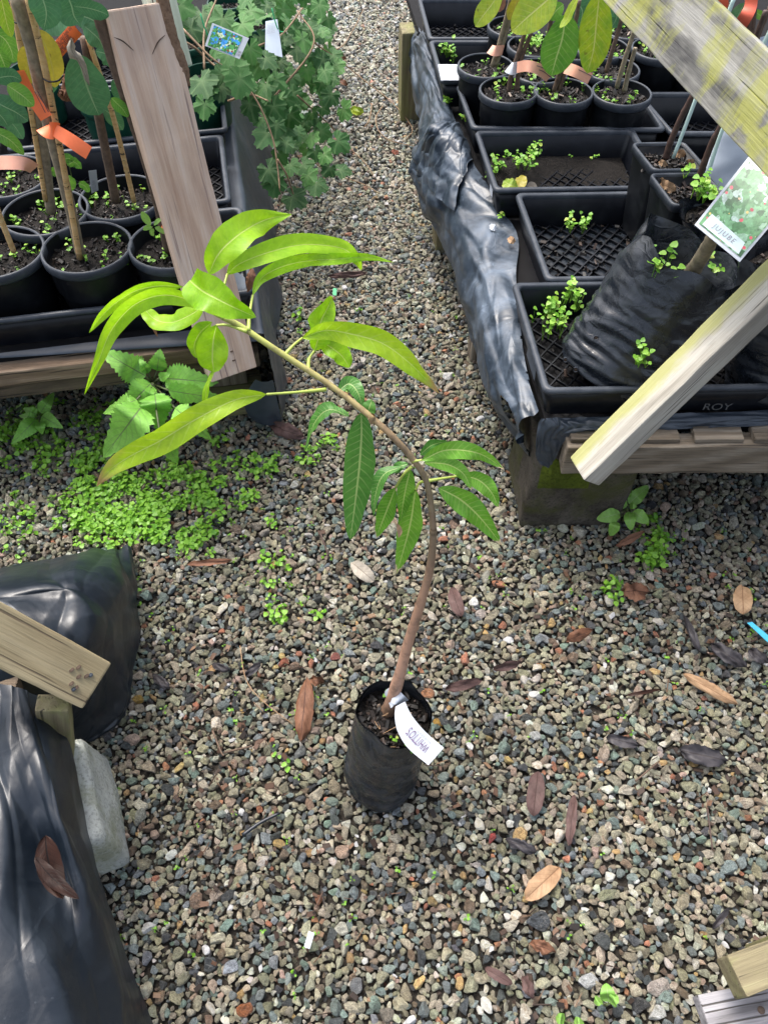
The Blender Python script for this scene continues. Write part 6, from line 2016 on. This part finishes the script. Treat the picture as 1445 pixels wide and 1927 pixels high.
# ================================================================== litter on the gravel
G8 = 'dead leaves lying on the gravel'
def dead(label, mat, a, b, w, lift=.014, roll=0, wave=.15, curl=.0, mid=None, prof=prof_broad, wn=3):
    w *= .76
    crump = .14 + (wave if wave > .12 else 0); wave = min(wave, .07); wn = 2
    m = mid or ((a[0] + b[0]) / 2, (a[1] + b[1]) / 2)
    za = gz(*P(*a).xy) + .012
    o = ileaf(None, MAT[mat], [(a[0], a[1], za), (a[0] * .6 + m[0] * .4, a[1] * .6 + m[1] * .4, za + lift * .7), (m[0], m[1], za + lift), (b[0] * .6 + m[0] * .4, b[1] * .6 + m[1] * .4, za + lift * .7), (b[0], b[1], za + .002)], w, roll, prof, .1, wave, 22, name='dead_leaf', wn=wn, curl=curl, crump=crump)
    tag(o, label, 'dead leaf', G8)
    return o
dead('long curled coppery dead leaf left of the mango bag', 'dead_brown', (577, 1274), (566, 1396), 44, .022, 10, .22, .7)
dead('torn coppery leaf flap beside the long curled leaf', 'dead_brown', (585, 1278), (607, 1284), 26, .02, 20, .3)
dead('flat pale tan leaf at the lower right of the mango bag', 'dead_tan', (1052, 1632), (988, 1692), 50, .014, 0, .06)
dead('upright oval cream leaf near the right edge', 'dead_tan', (1396, 1102), (1398, 1156), 44, .012, 0, .05)
dead('long narrow tan leaf near the right edge', 'dead_tan', (1284, 1268), (1388, 1326), 30, .016, 10, .15, .3)
dead('purple-brown pointed leaf lying tip down right of centre', 'dead_purple', (1012, 1452), (1003, 1536), 44, .012, 0, .06)
dead('curled pinkish-brown leaf below the right bench', 'dead_brown', (1066, 1206), (1114, 1186), 30, .02, 20, .2, .6)
dead('crumpled round brown leaf in front of the small smooth weed', 'dead_brown', (1172, 1112), (1220, 1114), 44, .018, 10, .45, .2, wn=5)
dead('dull brown folded leaf right of the mango trunk', 'dead_purple', (928, 1259), (982, 1246), 24, .02, 30, .15)
dead('thin olive-brown strip of leaf right of centre', 'dead_wet', (1176, 1309), (1242, 1297), 9, .012)
dead('wide dark purple crumpled leaf right of centre', 'dead_black', (1278, 1412), (1368, 1432), 46, .014, 0, .35, wn=5)
dead('dark pointed leaf touching the right of the mango bag', 'dead_purple', (838, 1297), (906, 1280), 26, .014, 20)
dead('black shrivelled leaf below the cream oval leaf', 'dead_black', (1338, 1212), (1404, 1256), 36, .018, 10, .4, .3, wn=5)
dead('thin black curl of leaf left of the shrivelled one', 'dead_black', (1286, 1158), (1316, 1228), 20, .016, 20, .25, .4)
dead('black leaf fragment at the right edge', 'dead_black', (1410, 1222), (1444, 1248), 28, .014, 0, .3)
dead('brown leaf half hidden behind the mango trunk', 'dead_purple', (848, 1106), (868, 1160), 34, .014, 10, .12)
dead('purplish crumpled leaf beside the left bench foot', 'dead_purple', (508, 800), (572, 822), 36, .02, 15, .35, .2, wn=5)
dead('pale grey skeleton leaf behind the mango leaves', 'dead_grey', (662, 1058), (704, 1094), 36, .012, 0, .06)
dead('red-brown strip of bark below the seedling bed', 'dead_brown', (352, 1062), (438, 1054), 16, .014, 0, .3)
dead('dark red-brown strip on the path behind the lime leaves', 'dead_purple', (618, 520), (692, 514), 16, .014, 0, .3)
dead('brown leaf beside the seedlings in front of the mossy block', 'dead_brown', (1162, 1026), (1212, 1000), 20, .014, 20)
dead('grey-brown strip of leaf lower right', 'dead_purple', (1080, 1496), (1070, 1592), 26, .012, 20, .2)
dead('black crumpled leaf lower right', 'dead_black', (952, 1580), (1010, 1604), 30, .016, 10, .4, .2, wn=5)
dead('dark oval leaf near the bottom edge', 'dead_purple', (912, 1822), (964, 1852), 24, .012, 0, .1)
dead('grey-brown folded leaf near the bottom edge', 'dead_purple', (985, 1838), (1000, 1880), 30, .018, 30, .3, .3)
dead('small rust-brown crumple near the bottom edge', 'dead_brown', (1000, 1775), (1040, 1790), 34, .018, 10, .4, .2, wn=5)
dead('black leaf strip pointing at the corner timber', 'dead_black', (1340, 1748), (1372, 1708), 16, .014, 20)
dead('dark leaf in the gravel near the bottom right', 'dead_black', (1140, 1388), (1200, 1402), 26, .012, 0, .3)
dead('pale green fallen leaf far up the path', 'annona_lime', (660, 205), (684, 212), 20, .012)
dead('brick-red fallen leaf far up the path', 'dead_brown', (628, 102), (652, 110), 12, .012)
dead('dark red leaf under the bramble beside the path', 'dead_brown', (640, 150), (654, 160), 12, .012)
dead('dark wet leaf left of the mango bag', 'dead_black', (288, 1270), (320, 1296), 24, .016, 0, .4, .2, wn=5)
dead('black shiny leaf scrap left of the mango bag', 'dead_black', (462, 1272), (492, 1246), 18, .016, 10, .3)
dead('black leaf scrap near the twigs', 'dead_black', (400, 1250), (432, 1262), 20, .014, 0, .3)
def rod(name, label, cat, mat, pts, r, z=.014):
    q = [P(a, b, gz(*P(a, b).xy) + z) for a, b in pts]
    mb = MB(); mb.tube(crom(q, 12), [r * (1 - .25 * i / 12) for i in range(13)], 6)
    tag(mb.build(name, MAT[mat], at=q[0]), label, cat)
rod('twig', 'dark bent twig left of the mango bag', 'twig', 'stem_brown', [(400, 1375), (418, 1418), (422, 1420)], .0022)
rod('twig', 'short dark twig lying crosswise left of the mango bag', 'twig', 'stem_brown', [(422, 1416), (475, 1404)], .0026)
rod('twig', 'thin pale stalk arching over the gravel left of the mango bag', 'twig', 'dead_tan', [(452, 1215), (462, 1275), (490, 1315), (550, 1362)], .0010, .018)
rod('twig', 'thin brown stick right of centre', 'twig', 'stem_brown', [(1195, 1470), (1240, 1432)], .0020)
rod('twig', 'long dark stick near the right edge', 'twig', 'stem_dark', [(1330, 1520), (1340, 1600)], .0020)
rod('twig', 'thin dark stick in the seedling bed margin', 'twig', 'stem_dark', [(602, 1000), (618, 1046)], .0026)
rod('plastic_strip', 'shiny black plastic strip lying left of the bag', 'plastic strip', 'plastic', [(456, 1572), (490, 1548), (526, 1530)], .0040)
q4 = [P(1405, 1172, .02), P(1414, 1170, .02), P(1462, 1210, .022), P(1452, 1216, .022)]
tag(card(None, 'plant_label', MAT['blue'], q4, th=.001), 'bright blue plastic strip at the right edge', 'plant label')
q4 = [P(572, 1782, .024), P(583, 1786, .024), P(592, 1756, .028), P(581, 1752, .028)]
tag(card(None, 'plant_label', MAT['paper'], q4, th=.0015), 'broken white plastic label lying at the bottom left', 'plant label')
q4 = [P(626, 555, .02), P(633, 556, .02), P(634, 543, .03), P(627, 542, .03)]
tag(card(None, 'plastic_scrap', MAT['tie_green'], q4, th=.001), 'tiny teal plastic scrap on the path beyond the sapling', 'plastic scrap')
# a few stones that stand out
def pebble(label, px, py, wpx, col, k, fl=.7, rz=0.0, el=1.3):
    p = P(px, py, .006); r = wpx * .5 * mpp(p)
    key = 'pebble_%s' % '_'.join('%d' % (c * 100) for c in col)
    if key not in MAT: MAT[key] = stone_mat(key, tuple(c * .85 for c in col))
    me = STONES[k].copy(); me.materials.clear(); me.materials.append(MAT[key])
    o = bpy.data.objects.new('pebble', me); COL.objects.link(o)
    o.location = (p.x, p.y, gz(p.x, p.y) + r * fl * .55); o.scale = (r * el, r, r * fl); o.rotation_euler = (.2, .1, rz)
    tag(o, label, 'pebble', 'pebbles that stand out')
for a in (('white pebble near the lower left sheet', 281, 1745, 28, (.72, .72, .69), 1, .7, .6), ('bluish pale pebble at bottom left', 432, 1822, 26, (.42, .46, .52), 2, .5, .4, 1.3), ('teal-grey block-shaped pebble left of the mango bag', 433, 1358, 22, (.16, .26, .24), 3, .7, 1.5),
          ('white chip by the pale concrete block', 228, 1568, 12, (.8, .8, .76), 4), ('large grey rounded pebble by the concrete block', 263, 1535, 30, (.30, .31, .27), 5, .7, 1.3), ('rusty orange stone near the bottom', 462, 1898, 30, (.36, .13, .05), 6),
          ('white stone at the lower right bottom', 1105, 1845, 32, (.6, .61, .6), 7, .6), ('white rounded stone on the bottom edge', 1236, 1908, 30, (.66, .66, .62), 8), ('pinkish white wedge stone near the bottom right', 1238, 1856, 36, (.5, .44, .39), 9),
          ('brick-red chip right of the mango bag', 926, 1576, 20, (.42, .08, .07), 10, .6, 1.2), ('white stone in front of the mossy block', 1090, 1000, 24, (.58, .56, .46), 11), ('white cube-like stone right of centre', 1007, 1383, 24, (.55, .56, .54), 12),
          ('pale grey stone below the hanging mango leaf', 1019, 1038, 22, (.5, .53, .5), 13), ('orange-brown stone at the rim of the bag', 804, 1306, 22, (.42, .2, .1), 14), ('ochre stone right of the mango bag', 826, 1360, 18, (.45, .27, .06), 15),
          ('brick-red stone left of the bag', 634, 1235, 20, (.30, .11, .09), 16), ('rusty stone left of the copper leaf', 533, 1244, 20, (.34, .12, .07), 17), ('white stone by the seedling bed', 555, 912, 18, (.66, .66, .6), 0),
          ('red stone chip under the lime leaf', 603, 668, 14, (.5, .07, .04), 1), ('pale stone pair by the seedling bed', 408, 1033, 20, (.6, .58, .48), 2), ('pale stone beside the torn sheet corner', 962, 934, 14, (.55, .53, .42), 3),
          ('big dark slate pebble near the bottom right', 1014, 1737, 40, (.09, .10, .11), 4, .7, .2), ('orange brick chip near the path sheet', 826, 446, 14, (.42, .15, .08), 5), ('orange stone on the far path', 744, 285, 14, (.5, .16, .1), 6), ('brown ochre stone near the lower left sheet', 258, 1312, 18, (.38, .24, .05), 7)):
    pebble(*a)
